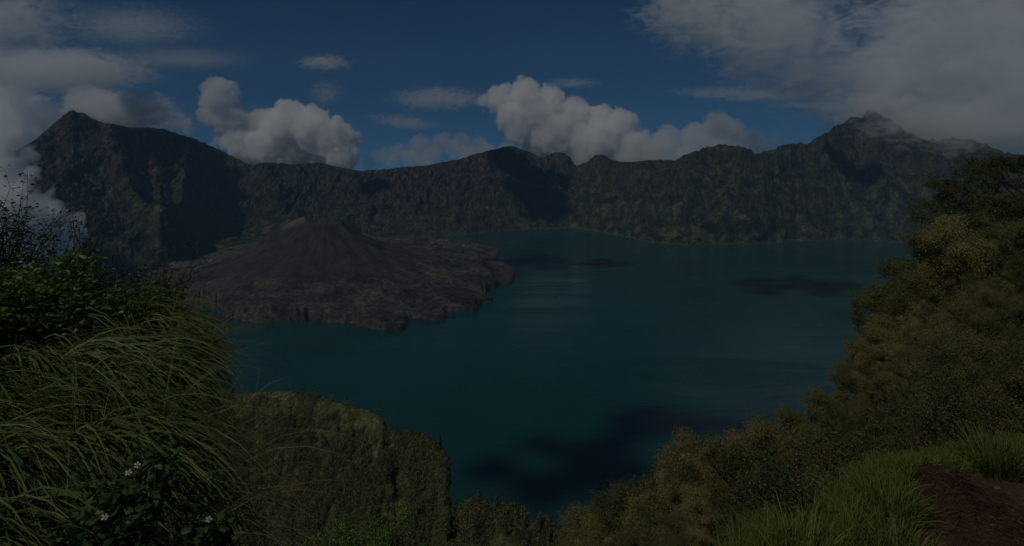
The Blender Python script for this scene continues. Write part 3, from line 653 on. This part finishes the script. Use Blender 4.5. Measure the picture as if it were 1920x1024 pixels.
    V, Fc = blades(root, d0, rgn.uniform(.06, .17, n) * (1 + 1.1 * np.clip(clump, -.4, .7)) * np.interp(root[:, 0], [1.5, 2.0], [1, .7]), rgn.uniform(.0025, .0055, n), rgn.uniform(.4, 2.4, n), 5, rgn, .3)
    rnd = np.repeat(np.clip(rgn.beta(2, 2.6, n), 0, 1), 12)
    tag(mesh_np('trailside_grass', V, Fc, G_BRIGHT, attrs={'rnd': rnd}), kind='stuff')
    for (x, y, lab, L, nn, sc) in [(2.42, 3.05, 'upright fresh green grass tuft standing at the far edge of the dirt trail', (.10, .25), 420, 1), (1.1, 2.3, 'low green grass tuft at the lower tip of the trail edge', (.12, .3), 260, 1), (1.62, 2.62, 'dense green grass tuft left of the brown soil hump', (.12, .24), 260, 1), (1.5, 2.36, 'bluish green broad leaved grass tuft over the dirt', (.12, .2), 200, 1)]:
        o = tussock_mesh('grass_tuft', G_BRIGHT, nn, L, .09, .75, (.4, 1.8), seed=int(x * 100)); o.location = (x, y, gz(x, y) - .01)
        tag(o, lab, 'grass tuft')
    # dark root fibres over the soil hump
    n = 2600; x = 1.98 + rgn.normal(size=n) * .12; y = 2.68 + rgn.normal(size=n) * .22
    root = np.stack([x, y, near_z(x, y) + ZC + .002], 1); d0 = np.stack([rgn.normal(size=n), rgn.normal(size=n) - .5, np.full(n, .25)], 1)
    V, Fc = blades(root, d0, rgn.uniform(.03, .1, n), rgn.uniform(.001, .0028, n), rgn.uniform(.5, 2.5, n), 4, rgn, 1.)
    tag(mesh_np('root_litter', V, Fc, G_RED, attrs={'rnd': np.repeat(rgn.uniform(0, 1, n), 10)}), kind='stuff')
    n = 900; x = rgn.uniform(1.2, 3.6, n); y = rgn.uniform(1.8, 3.3, n)
    root = np.stack([x, y, near_z(x, y) + ZC + .004], 1); d0 = np.stack([rgn.normal(size=n), rgn.normal(size=n), np.full(n, .12)], 1)
    V, Fc = blades(root, d0, rgn.uniform(.02, .09, n), rgn.uniform(.0012, .003, n), rgn.uniform(.3, .9, n), 3, rgn, .8)
    tag(mesh_np('trail_litter', V, Fc, G_DRY, attrs={'rnd': np.repeat(rgn.uniform(0, 1, n), 8)}), kind='stuff')
grass()

# ------------------------------------------------------------------ tubes and leaves
def tube(path, radii, sides=6):
    path = np.asarray(path, float); n = len(path); V = []; 
    t = np.gradient(path, axis=0); t /= np.linalg.norm(t, axis=1)[:, None] + 1e-9
    ref = np.array([.3, .2, 1.0]) if abs(t[0, 2]) < .9 else np.array([1.0, .1, 0])
    for k in range(n):
        a = np.cross(t[k], ref); a /= np.linalg.norm(a) + 1e-9; b = np.cross(t[k], a)
        for s in range(sides):
            q = 2 * math.pi * s / sides; V.append(path[k] + (a * math.cos(q) + b * math.sin(q)) * radii[k])
    Fc = [[k * sides + s, k * sides + (s + 1) % sides, (k + 1) * sides + (s + 1) % sides, (k + 1) * sides + s] for k in range(n - 1) for s in range(sides)]
    return np.array(V), np.array(Fc)
class Acc:
    def __init__(s): s.V = []; s.F = []; s.n = 0; s.r = []
    def add(s, V, Fc, r=None):
        s.V.append(V); s.F.append(Fc + s.n); s.n += len(V)
        if r is not None: s.r.append(r)
    def obj(s, name, mat, parent=None, smooth=False):
        return mesh_np(name, np.concatenate(s.V), np.concatenate(s.F), mat, parent, smooth, {'rnd': np.concatenate(s.r)} if s.r else None)
def leaves(pos, axis, size, aspect, rg, fold=.25, shape=1):
    """each leaf: a pointed blade of 4 quads-ish (6 verts, 2 quads per side) folded along its rib"""
    n = len(pos); ax = axis / (np.linalg.norm(axis, axis=1)[:, None] + 1e-9)
    sd = np.cross(ax, rg.normal(size=(n, 3))); sd /= np.linalg.norm(sd, axis=1)[:, None] + 1e-9
    nm = np.cross(ax, sd); L = size[:, None]; W = L * aspect
    V = np.empty((n, 6, 3))
    V[:, 0] = pos; V[:, 1] = pos + ax * L * .4 + sd * W * .5 + nm * W * fold; V[:, 2] = pos + ax * L * .45
    V[:, 3] = pos + ax * L * .4 - sd * W * .5 + nm * W * fold; V[:, 4] = pos + ax * L - nm * L * .12; V[:, 5] = pos + ax * L * .98 - nm * L * .12
    i = (np.arange(n) * 6)[:, None]
    Fc = np.concatenate([i + np.array([[0, 1, 4, 2]]), i + np.array([[0, 2, 4, 3]])]); return V.reshape(-1, 3), Fc
def quads(pos, size, rg, flat=.4, aspect=.55, out=None):
    if out is not None:
        n = len(pos); nm = out + rg.normal(size=(n, 3)) * .45; nm /= np.linalg.norm(nm, axis=1)[:, None]
        a = np.cross(nm, rg.normal(size=(n, 3))); a /= np.linalg.norm(a, axis=1)[:, None]; b = np.cross(nm, a); s = size[:, None]
        V = np.stack([pos - a * s * .5, pos + b * s * aspect * .5, pos + a * s * .5, pos - b * s * aspect * .5], 1)
        return V.reshape(-1, 3), (np.arange(n) * 4)[:, None] + np.array([[0, 1, 2, 3]])
    n = len(pos); a = rg.normal(size=(n, 3)); a /= np.linalg.norm(a, axis=1)[:, None]
    b = np.cross(a, rg.normal(size=(n, 3)) + np.array([0, 0, flat])); b /= np.linalg.norm(b, axis=1)[:, None]
    s = size[:, None]; V = np.stack([pos - a * s * .5, pos + b * s * aspect * .5, pos + a * s * .5, pos - b * s * aspect * .5], 1)
    i = (np.arange(n) * 4)[:, None]; return V.reshape(-1, 3), i + np.array([[0, 1, 2, 3]])

# ------------------------------------------------------------------ trees
def make_tree(seed, mat, feather=False, H=7.0, W=5.5, nleaf=13000, lsize=(.07, .17), bare=.25, clumps=70, name='tree', crad=.55, trunk_r=.13, lean=0.0, droop=.0):
    """H tall, W wide; local origin at the trunk's foot"""
    rg = np.random.default_rng(seed); root = empty(name); tk = Acc(); tips = []
    bend = rg.normal(size=2) * .4 + lean
    nT = 7; tp = np.array([[bend[0] * (k / nT) ** 2 + rg.normal() * .06, bend[1] * (k / nT) ** 2 + rg.normal() * .06, H * .92 * k / nT] for k in range(nT + 1)])
    tk.add(*tube(tp, [trunk_r * (1 - .85 * k / nT) for k in range(nT + 1)], 7))
    nl = 13
    for k in range(nl):
        f = bare + (1 - bare) * (k + .5) / nl * .95; base = np.array([np.interp(f * nT, range(nT + 1), tp[:, c]) for c in range(3)])
        a = k * 2.4 + rg.normal() * .4; prof = math.sin(math.pi * min(1, (f - bare) / (1 - bare) * .72 + .22)) ** .8
        ln = W * .5 * prof * rg.uniform(.7, 1.1); up = rg.uniform(.25, .9) * (1 - droop)
        pts = [base]; dr = np.array([math.cos(a), math.sin(a), up]); dr /= np.linalg.norm(dr)
        for j in range(5):
            dr = dr + rg.normal(size=3) * .15 + np.array([0, 0, .06]); dr /= np.linalg.norm(dr); pts.append(pts[-1] + dr * ln / 5)
        r0 = trunk_r * .5 * (1 - f * .5); tk.add(*tube(pts, [r0 * (1 - .8 * j / 5) for j in range(6)], 5))
        for j in range(2, 6):
            for q in range(2):
                v = rg.normal(size=3); v[2] = abs(v[2]) * .6; v /= np.linalg.norm(v); e = pts[j] + v * rg.uniform(.3, .9) * W * .12
                tk.add(*tube([pts[j], (pts[j] + e) / 2 + rg.normal(size=3) * .03, e], [r0 * .35, r0 * .25, r0 * .1], 4)); tips.append(e)
    tips.append(tp[-1]); tips = np.array(tips)
    ci = rg.choice(len(tips), clumps, replace=clumps > len(tips)); C = tips[ci] + rg.normal(size=(clumps, 3)) * .12
    cr = crad * rg.uniform(.35, 1.3, clumps) * W / 5.5; ctone = rg.normal(size=clumps) * .2
    k = rg.integers(0, clumps, nleaf); v = rg.normal(size=(nleaf, 3)); v /= np.linalg.norm(v, axis=1)[:, None]
    rr = rg.uniform(.2, 1.15, nleaf) ** .7; P = C[k] + v * (cr[k] * rr)[:, None] * np.array([1, 1, .72])
    P[:, 2] += .0
    V, Fc = quads(P, rg.uniform(lsize[0], lsize[1], nleaf), rg, out=None if feather else v * .6 + np.array([0, 0, .3]))
    rnd = np.repeat(np.clip(.45 + ctone[k] + rg.normal(size=nleaf) * .18, 0, 1), 4)
    mesh_np('crown', V, Fc, mat, root, attrs={'rnd': rnd}); tk.obj('trunk', M_BARK, root, True)
    return root
def hz(x, y): return float(hill_z(np.array([x]), np.array([y], float))[0])
def gzz(x, y): return max(hz(x, y), float(near_z(np.array([x]), np.array([y], float))[0])) if y < 12 else hz(x, y)
TREES = {}
def tree_at(kind, px, py, d, label, group=None, wide=1.0, hmin=1.2):
    """a tree whose crown top is seen at (px,py) of the photo when it stands d metres away on the slope"""
    x = (px - 960) / F * d; z0 = gzz(x, d); top = (HY - py) / F * d; h = max(top - z0, hmin)
    if kind not in TREES: raise KeyError(kind)
    vs = TREES[kind]; k = vs['n'] % len(vs['v']); first = vs['n'] < len(vs['v']); vs['n'] += 1
    o = vs['v'][k] if first else copy_tree(vs['v'][k])
    s = h / vs['H']; sw = s * wide
    o.location = (x, d, z0 + ZC - .15); o.rotation_euler = (0, 0, random.uniform(0, 6.28)); o.scale = (sw, sw, s)
    tag(o, label, vs['cat'], group); o['group'] = group or 'trees on the right hand slope'
    return o
def treeset(kind, n, H, cat, **kw):
    TREES[kind] = {'v': [make_tree(100 + len(TREES) * 10 + i, H=H, **kw) for i in range(n)], 'H': H, 'n': 0, 'cat': cat}
def trees():
    treeset('gold', 3, 7.5, 'tree', mat=L_GOLD, W=5.0, nleaf=42000, lsize=(.045, .11), clumps=115, crad=.85, bare=.12)
    treeset('olive', 4, 7.0, 'tree', mat=L_OLIVE, W=4.7, nleaf=40000, lsize=(.045, .11), clumps=105, crad=.85, bare=.12)
    treeset('dark', 2, 8.0, 'tree', feather=True, mat=L_DARK, W=5.6, nleaf=30000, lsize=(.04, .09), clumps=95, crad=.5, bare=.3, trunk_r=.17)
    treeset('lime', 2, 4.0, 'tree', mat=L_LIME, W=3.8, nleaf=30000, clumps=70, crad=.6, bare=.1, lsize=(.03, .07))
    treeset('scrub', 3, 2.5, 'shrub', mat=L_OLIVE, W=3.4, nleaf=22000, clumps=60, crad=.7, bare=.05, lsize=(.022, .055), name='shrub')
    treeset('green', 2, 2.5, 'shrub', mat=L_HERB, W=3.4, nleaf=22000, clumps=60, crad=.7, bare=.05, lsize=(.025, .06), name='shrub')
    treeset('lush', 2, 11.0, 'tree', mat=L_SHRUB, W=6.0, nleaf=30000, clumps=100, crad=.6, bare=.1, lsize=(.05, .11))
    T = tree_at
    T('dark', 1845, 288, 38, 'tall dark spindly tree with bare forked limbs rising highest on the right')
    T('dark', 1800, 330, 44, 'dark thin crowned tree left of the tallest one, against the far wall')
    T('dark', 1925, 285, 30, 'dark tree cut by the right edge of the frame, top against the cloud')
    T('gold', 1800, 395, 30, 'big golden olive tree with a full rounded crown below the dark spindly tree')
    T('gold', 1880, 520, 22, 'golden olive tree under the bright green one at the right edge', wide=.9)
    T('lime', 1905, 402, 19, 'bright yellow green tree at the right edge, half out of the frame')
    T('olive', 1725, 430, 40, 'dark olive tree at the left shoulder of the golden one, against the lake')
    T('olive', 1710, 500, 38, 'olive tree with its crown edge cutting the right end of the lake')
    T('gold', 1665, 588, 36, 'thin topped golden tree leaning out over the lake')
    T('olive', 1610, 672, 34, 'olive tree under the golden one that leans out over the lake')
    T('olive', 1540, 728, 36, 'dark olive tree on the skyline left of the steep crown step')
    T('olive', 1470, 758, 38, 'olive tree on the slanting crown line midway down to the valley')
    T('gold', 1410, 775, 38, 'golden round crowned tree midway along the slanting crown line')
    T('olive', 1350, 808, 36, 'shaded dark olive tree between two golden crowns low on the slope')
    T('gold', 1275, 828, 30, 'golden green tree standing up at the foot of the crown line by the dark water')
    T('olive', 1225, 870, 34, 'olive tree at the left foot of the golden green one')
    T('olive', 1175, 905, 38, 'small olive tree near the lower tip of the lake')
    T('gold', 1130, 940, 42, 'pale round tree near the lower tip of the lake')
    T('olive', 1090, 960, 46, 'dull green tree at the very bottom of the valley mouth')
    T('gold', 1720, 590, 24, 'broad golden tree in the middle of the right thicket', wide=.9)
    T('gold', 1640, 640, 24, 'golden tree below the steep crown step', wide=.9)
    T('lime', 1755, 740, 15, 'light green bush at the back of the grass in the right thicket', wide=.8)
    T('olive', 1830, 640, 18, 'tall olive tree directly behind the upright grass tuft', wide=.9)
    T('gold', 1315, 905, 22, 'small russet gold bush at the bottom of the frame left of the green grass')
    T('lush', 700, 945, 15, 'fresh green leafy tree top at the bottom edge right of the grassy bank', 'green tree tops at the bottom edge', wide=.8)
    T('lush', 620, 950, 17, 'dark green leafy tree top tucked against the outer flank of the bank', 'green tree tops at the bottom edge', wide=.8)
    T('olive', 1862, 560, 26, 'dark olive tree filling the gap under the bright green one at the right edge')
    T('gold', 1930, 640, 20, 'golden tree cut by the right edge of the frame below the bright green one', wide=.9)
    T('olive', 1800, 690, 17, 'round olive tree just behind the seed stalks', wide=.9)
    for px_, py_, d_ in [(1790, 610, 15), (1838, 575, 16), (1880, 560, 17), (1915, 575, 15), (1950, 560, 17), (1860, 640, 12.5), (1915, 660, 12)]: T('scrub', px_, py_, d_, 'one of the low olive shrubs under the right hand trees', 'trees and shrubs filling the right hand slope')
    T('green', 1580, 895, 9, 'bluish green shrub just behind the trailside grass', 'shrubs behind the trailside grass')
    T('scrub', 1500, 920, 10, 'low grey green shrub left of the bluish green one', 'shrubs behind the trailside grass')
    T('scrub', 1690, 850, 8, 'russet shrub behind the trailside grass below the light green bush', 'shrubs behind the trailside grass')
    T('scrub', 1900, 760, 6.5, 'rounded olive shrub at the right edge behind the upright tuft', 'shrubs behind the trailside grass')
    T('scrub', 1820, 790, 7.5, 'small olive shrub behind the grass between the seed stalks and the right edge', 'shrubs behind the trailside grass')
    rg = random.Random(8)
    sil = [(1040, 1000), (1130, 950), (1250, 840), (1330, 830), (1480, 750), (1580, 640), (1650, 500), (1760, 400), (1840, 330), (1980, 320)]
    for row, (k, d0, gap, step) in enumerate([('olive', 46, 30, 62), ('gold', 34, 110, 75), ('olive', 26, 200, 80), ('olive', 24, 215, 70), ('gold', 20, 260, 80), ('scrub', 16, 330, 75), ('scrub', 13, 400, 75)]):
        px = 1080 + 50 * row
        while px < 1990:
            base = float(curve(sil, px)); py = min(base + gap * (.35 + .65 * (px - 1000) / 900) + rg.uniform(-10, 25), 1015)
            if py < 1000 or row < 2:
                kk = rg.choice([k, k, 'gold' if row < 3 else 'scrub', 'olive' if row < 3 else 'scrub'])
                lab = {'gold': 'one of the golden olive trees packed inside the right hand thicket', 'olive': 'one of the dark olive trees packed inside the right hand thicket', 'scrub': 'one of the low olive shrubs under the right hand trees', 'green': 'one of the low green shrubs under the right hand trees'}[kk]
                T(kk, px, py, d0 * rg.uniform(.9, 1.12), lab, 'trees and shrubs filling the right hand slope', wide=rg.uniform(.75, .95))
            px += step * rg.uniform(.8, 1.2)
trees()

# ------------------------------------------------------------------ far wood on the lower spur
def small_tree(kind, seed, nq, name=None):
    rg = np.random.default_rng(seed); t = rg.uniform(0, 1, nq); a = rg.uniform(0, 6.28, nq)
    if kind == 'conifer': r = .15 + (1 - t) ** .8 * 2.4 * np.sqrt(rg.uniform(.2, 1, nq)) * (1 + .35 * np.sin(t * 30)); z = 1.2 + t * 9.3
    else: r = np.sin(np.pi * np.clip(t * .9 + .1, 0, 1)) ** .6 * 3.6 * np.sqrt(rg.uniform(.1, 1, nq)) * (1 + .3 * np.sin(a * 3 + seed)); z = 1.4 + t * 5.6
    P = np.stack([np.cos(a) * r, np.sin(a) * r, z], 1); V, Fc = quads(P, rg.uniform(.7, 1.4, nq), rg, aspect=.7, out=np.stack([np.cos(a), np.sin(a), a * 0 + .4], 1))
    return V, Fc, np.repeat(np.clip(rg.normal(size=nq) * .2 + rg.uniform(.3, .6), 0, 1), 4)
def far_wood():
    rg = np.random.default_rng(77)
    n = 60000; px = rg.uniform(440, 1120, n); d = rg.uniform(330, 830, n); x = (px - 960) / F * d
    z = spur_z(x, d); Dc = curve(SPD, px); ok = (d < Dc + 12) & (z > plane_z(x, d) - 5)
    py = HY - z / d * F; ok &= (py < 1090) & (py > 700)
    open_ = (px < 740) & (py < curve(SPUR, px) + 55)
    dens = np.where(open_, .06, 1.0) * np.clip(.55 + 2.4 * fbm(x / 24, d / 55, 4., o=4), .02, 1.)
    ok &= rg.uniform(0, 1, n) < dens * .55
    x, d, z, px = x[ok], d[ok], z[ok], px[ok]; n = len(x); con = (fbm(x / 50, d / 50, 9.0, o=2) + rg.normal(size=n) * .25) > .36
    order = np.argsort(d); ind = order[:0]
    big = np.argsort(-(1.0 / d) * (1 + con))[:290]; rest = np.setdiff1d(np.arange(n), big)
    protos = {True: [], False: []}
    for c in (True, False):
        for k in range(3):
            V, Fc, r = small_tree('conifer' if c else 'broad', 300 + k + 10 * c, 420)
            o = mesh_np('conifer_tree' if c else 'small_tree', V, Fc, L_DARK if c else L_FAR, attrs={'rnd': r}); protos[c].append([o, False]); tag(o, 'one of the small trees in the wood on the near spur', 'tree', 'small trees of the wood on the near spur')
    for i in big:
        c = bool(con[i]); pr = protos[c][int(rg.integers(3))]; o = pr[0] if not pr[1] else pr[0].copy()
        if pr[1]: COL.objects.link(o)
        pr[1] = True; o.location = (x[i], d[i], z[i] + ZC - .5); s = rg.uniform(.8, 1.45); o.scale = (s, s, s * rg.uniform(.9, 1.25)); o.rotation_euler = (0, 0, rg.uniform(0, 6.28))
        tag(o, 'one of the dark narrow conifers in the wood below, on the near spur' if c else 'one of the small round olive trees in the wood on the near spur', 'tree', 'small trees of the wood on the near spur')
    acc = Acc()
    for i in rest:
        V, Fc, r = small_tree('conifer' if con[i] else 'broad', int(i) % 17, 90)
        s = rg.uniform(.7, 1.4); a = rg.uniform(0, 6.28); R = np.array([[math.cos(a), -math.sin(a), 0], [math.sin(a), math.cos(a), 0], [0, 0, rg.uniform(.9, 1.2)]])
        acc.add(V @ R.T * s + np.array([x[i], d[i], z[i] + ZC - .5]), Fc, np.clip(r + (.0 if not con[i] else -.25), 0, 1))
    tag(acc.obj('spur_forest', L_FAR), kind='stuff')
    print('far wood', n)
far_wood()
for v in TREES.values():
    for o in v['v'][v['n']:]:
        for ch in list(o.children): bpy.data.objects.remove(ch)
        bpy.data.objects.remove(o)

# ------------------------------------------------------------------ leafy shrubs and herbs on the left bank
def shrub(name, label, loc, H, W, nst, lsize, mat, seed, cat='shrub', twigs=0, lean=(0, 0), per=46, group=None, stemr=.006, flowers=0, open_=.5):
    rg = np.random.default_rng(seed); root = empty(name, loc); st = Acc(); P = []; A = []; tips = []
    for k in range(nst):
        a = rg.uniform(0, 6.28); q = rg.uniform(.1, 1) ** .6; L = H * rg.uniform(.6, 1.05); tall = k < twigs
        if tall: L = H * rg.uniform(1.15, 1.45); q *= .8
        tx, ty = math.cos(a) * q * W * .5 + lean[0] * L, math.sin(a) * q * W * .5 + lean[1] * L
        pts = [np.array([math.cos(a) * q * W * .12, math.sin(a) * q * W * .12, 0])]
        for j in range(1, 8):
            f = j / 7; pts.append(np.array([pts[0][0] * (1 - f) + tx * f ** 1.3, pts[0][1] * (1 - f) + ty * f ** 1.3, L * (1 - (1 - f) ** 1.4) if not tall else L * f]) + rg.normal(size=3) * .012 * (1 + tall))
        st.add(*tube(pts, [stemr * (1 - .8 * j / 7) for j in range(8)], 4)); pts = np.array(pts); tips.append(pts[-1])
        m = int(per * (.5 if tall else 1)); f = rg.uniform(.15 if not tall else .5, 1, m) ** .8
        for fi in f:
            b = np.array([np.interp(fi * 7, range(8), pts[:, c]) for c in range(3)]); v = rg.normal(size=3); v[2] = v[2] * .5 + .35; v /= np.linalg.norm(v)
            off = rg.uniform(.0, .12) * (1 if not tall else .6) * (H / .8); P.append(b + v * off); A.append(v * np.array([1, 1, .6]) + np.array([0, 0, -.15]))
            if off > .03 and rg.uniform() < .35: st.add(*tube([b, b + v * off], [stemr * .3, stemr * .2], 3))
    P = np.array(P); A = np.array(A); V, Fc = leaves(P, A, rg.uniform(lsize[0], lsize[1], len(P)), open_, rg)
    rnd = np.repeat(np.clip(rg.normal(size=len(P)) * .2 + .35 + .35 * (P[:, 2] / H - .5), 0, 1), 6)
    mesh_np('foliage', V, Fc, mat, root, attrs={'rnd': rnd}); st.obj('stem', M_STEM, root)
    tag(root, label, cat, group); return root, tips
M_PETAL, _nt, _b = newmat('petal_white'); _b.inputs['Base Color'].default_value = (0.5, 0.48, 0.42, 1); rough(_b, .7, .2)
M_YEL, _nt, _b = newmat('flower_centre'); _b.inputs['Base Color'].default_value = (0.45, 0.22, 0.03, 1); rough(_b, .8, .2)
def flower(loc, rad, parent, seed, face=(.25, -.8, .55)):
    rg = np.random.default_rng(seed); nn = Vector(face).normalized(); q = nn.to_track_quat('Z', 'Y')
    fl = Acc()
    for k in range(5):
        a = k * 1.2566 + rg.normal() * .1; c, s = math.cos(a), math.sin(a); r = rad * rg.uniform(.85, 1.1)
        pts = [(.15, 0, 0), (.45, .26, .06), (.85, .30, .05), (1.0, .10, .0), (1.0, -.10, .0), (.85, -.30, .05), (.45, -.26, .06)]
        V = np.array([(q @ Vector(((u * c - v * s) * r, (u * s + v * c) * r, w_ * r)))[:] for u, v, w_ in pts])
        fl.add(V, np.array([[0, 1, 2, 3], [0, 3, 4, 5]]))
        fl.F[-1] = np.concatenate([fl.F[-1], np.array([[0, 5, 6, 6]])[:, :4] + fl.n - 7]) if False else fl.F[-1]
    o = fl.obj('flower', M_PETAL, parent); o.location = loc
    bm = bmesh.new(); bmesh.ops.create_icosphere(bm, subdivisions=2, radius=rad * .3)
    V = np.array([(q @ Vector((v.co.x, v.co.y, v.co.z * .6)))[:] for v in bm.verts]); Fc = np.array([[v.index for v in f.verts] for f in bm.faces]); bm.free()
    mesh_np('flower_centre', V, Fc, M_YEL, o, True)
def bank_plants():
    def P(px, py, d): return ((px - 960) / F * d, d, ZC + (HY - py) / F * d)
    S = lambda lab, px, pyb, pyt, d, W, n, ls, mat, seed, **k: shrub('leafy_shrub' if k.get('cat', 'shrub') == 'shrub' else 'flowering_herb', lab, P(px, pyb, d), (pyb - pyt) / F * d, W, n, ls, mat, seed, **k)
    g = 'shrubs at the top of the left bank'
    S('tall dark shrub at the left edge, thin leafy twigs against the white cloud', -5, 640, 395, 4.6, .9, 70, (.018, .034), L_BROWN, 1, twigs=10, group=g, per=60, open_=.6)
    S('dark green large leaved shrub in front of the tall one at the left edge', 50, 660, 492, 4.1, .95, 60, (.035, .06), L_SHRUB, 2, group=g, per=40)
    S('sparse twiggy shrub with seed heads showing against the cloud', 105, 640, 462, 4.7, .75, 34, (.014, .028), L_BROWN, 3, twigs=14, group=g, per=50, open_=.6)
    S('mid green broad leaved shrub in the middle of the bank top', 175, 670, 548, 4.1, .95, 64, (.032, .055), L_SHRUB, 4, group=g, per=42)
    S('small dark shrub between the green shrub and the russet one', 205, 640, 515, 4.8, .6, 36, (.018, .032), L_BROWN, 5, twigs=5, group=g)
    S('russet brown twiggy shrub at the right end of the bank top', 310, 640, 508, 4.9, .62, 44, (.014, .03), L_BROWN, 6, twigs=9, group=g, per=44, open_=.45)
    S('low green shrub rooted behind the arching grass', 265, 680, 570, 4.4, .6, 36, (.022, .04), L_SHRUB, 7, group=g)
    S('dark leaved shrub behind the grass at the left edge', -30, 700, 530, 3.9, .9, 50, (.03, .05), L_SHRUB, 8, group=g)
    g = 'white flowered herbs on the left bank'
    def herb(lab, px, pyb, pyt, d, W, n, seed, fl):
        o, tips = S(lab, px, pyb, pyt, d, W, n, (.022, .05), L_HERB, seed, cat='herb', group=g, per=15, stemr=.003, open_=.62)
        for i, (fx, fy) in enumerate(fl):
            w_ = Vector(P(fx, fy, d - .12)) - Vector(o.location); flower(w_, .0095, o, seed * 7 + i)
    herb('broad leaved herb with two white flowers at its top before the hanging grass', 245, 1050, 880, 1.95, .30, 22, 31, [(241, 886), (257, 872)])
    herb('low leafy herb with one small white flower in the bottom left', 195, 1075, 955, 1.8, .3, 20, 32, [(197, 969)])
    herb('small herb with a cream flower in the dry grass at the bottom', 385, 1060, 965, 1.95, .2, 14, 33, [(391, 974)])
    herb('leafy herb sprig without flowers among the shaded grass blades', 285, 960, 825, 2.2, .22, 14, 34, [])
    # tall dry seed stalks behind the trailside grass
    rg = np.random.default_rng(5)
    for px, pb, pt, d, ln, lab in [(1772, 880, 808, 3.5, -.02, 'tall pale seed stalk leaning left behind the trailside grass'), (1742, 890, 822, 3.6, -.05, 'thinner seed stalk left of the tall one'), (1855, 850, 790, 3.5, .05, 'grassy seed stalk over the upright tuft')]:
        b = Vector(P(px, pb, d)); h = (pb - pt) / F * d; a = Acc()
        root = empty('seed_stalk', b); p = [np.array([ln * f * 1.5, 0, h * f]) for f in np.linspace(0, 1, 7)]; p[0][2] -= .12
        a.add(*tube(p, [.0022] * 7, 5)); a.obj('stalk', G_DRY, root)
        n = 60; f = rg.uniform(.86, 1.03, n); pos = np.stack([ln * f * 1.5 + rg.normal(size=n) * .003, rg.normal(size=n) * .003, h * f], 1)
        V, Fc = leaves(pos, rg.normal(size=(n, 3)) * .5 + np.array([0, 0, 1.]), rg.uniform(.007, .013, n), .4, rg)
        mesh_np('seed_head', V, Fc, G_DRY, root, attrs={'rnd': np.repeat(rg.uniform(.4, 1, n), 6)}); tag(root, lab, 'seed stalk')
bank_plants()

# ------------------------------------------------------------------ pale rock and small stones on the trail
def rock(loc, s, label, seed, mat):
    bm = bmesh.new(); bmesh.ops.create_icosphere(bm, subdivisions=4, radius=1.0)
    V = np.array([v.co[:] for v in bm.verts]); Fc = np.array([[v.index for v in f.verts] for f in bm.faces]); bm.free()
    r = 1 + .22 * fbm(V[:, 0] * 1.2 + seed, V[:, 1] * 1.2, V[:, 2] * 1.2, o=4); V = V * r[:, None] * np.array(s)
    o = mesh_np('rock' if s[0] > .04 else 'pebble', V, Fc, mat, smooth=True); o.location = loc; tag(o, label, 'rock' if s[0] > .04 else 'pebble'); return o
def rocks():
    m, nt, b = newmat('pale_stone'); n = noise(nt, N(nt, 'ShaderNodeTexCoord').outputs['Object'], 12, 6, .7)
    nt.links.new(ramp(nt, n, [(.35, (.07, .055, .04)), (.65, (.17, .14, .10))]), b.inputs['Base Color']); rough(b, .9, .2); bump(nt, b, n, .01)
    for i, (px, py, d, s, lab) in enumerate([(1840, 985, 2.6, (.018, .015, .01), 'small pebble above the pale rock'), (1775, 940, 2.8, (.012, .01, .008), 'tiny stone on the brown soil hump'), (1870, 930, 2.9, (.016, .012, .009), 'pebble in the middle of the dirt trail'), (1895, 965, 2.7, (.012, .014, .008), 'pebble near the right edge of the dirt trail'), (1820, 915, 2.95, (.011, .01, .007), 'tiny pebble where the grass meets the dirt trail')]):
        x = (px - 960) / F * d; rock((x, d, gz(x, d) + s[2] * .1), s, lab, i * 3., m)
rocks()
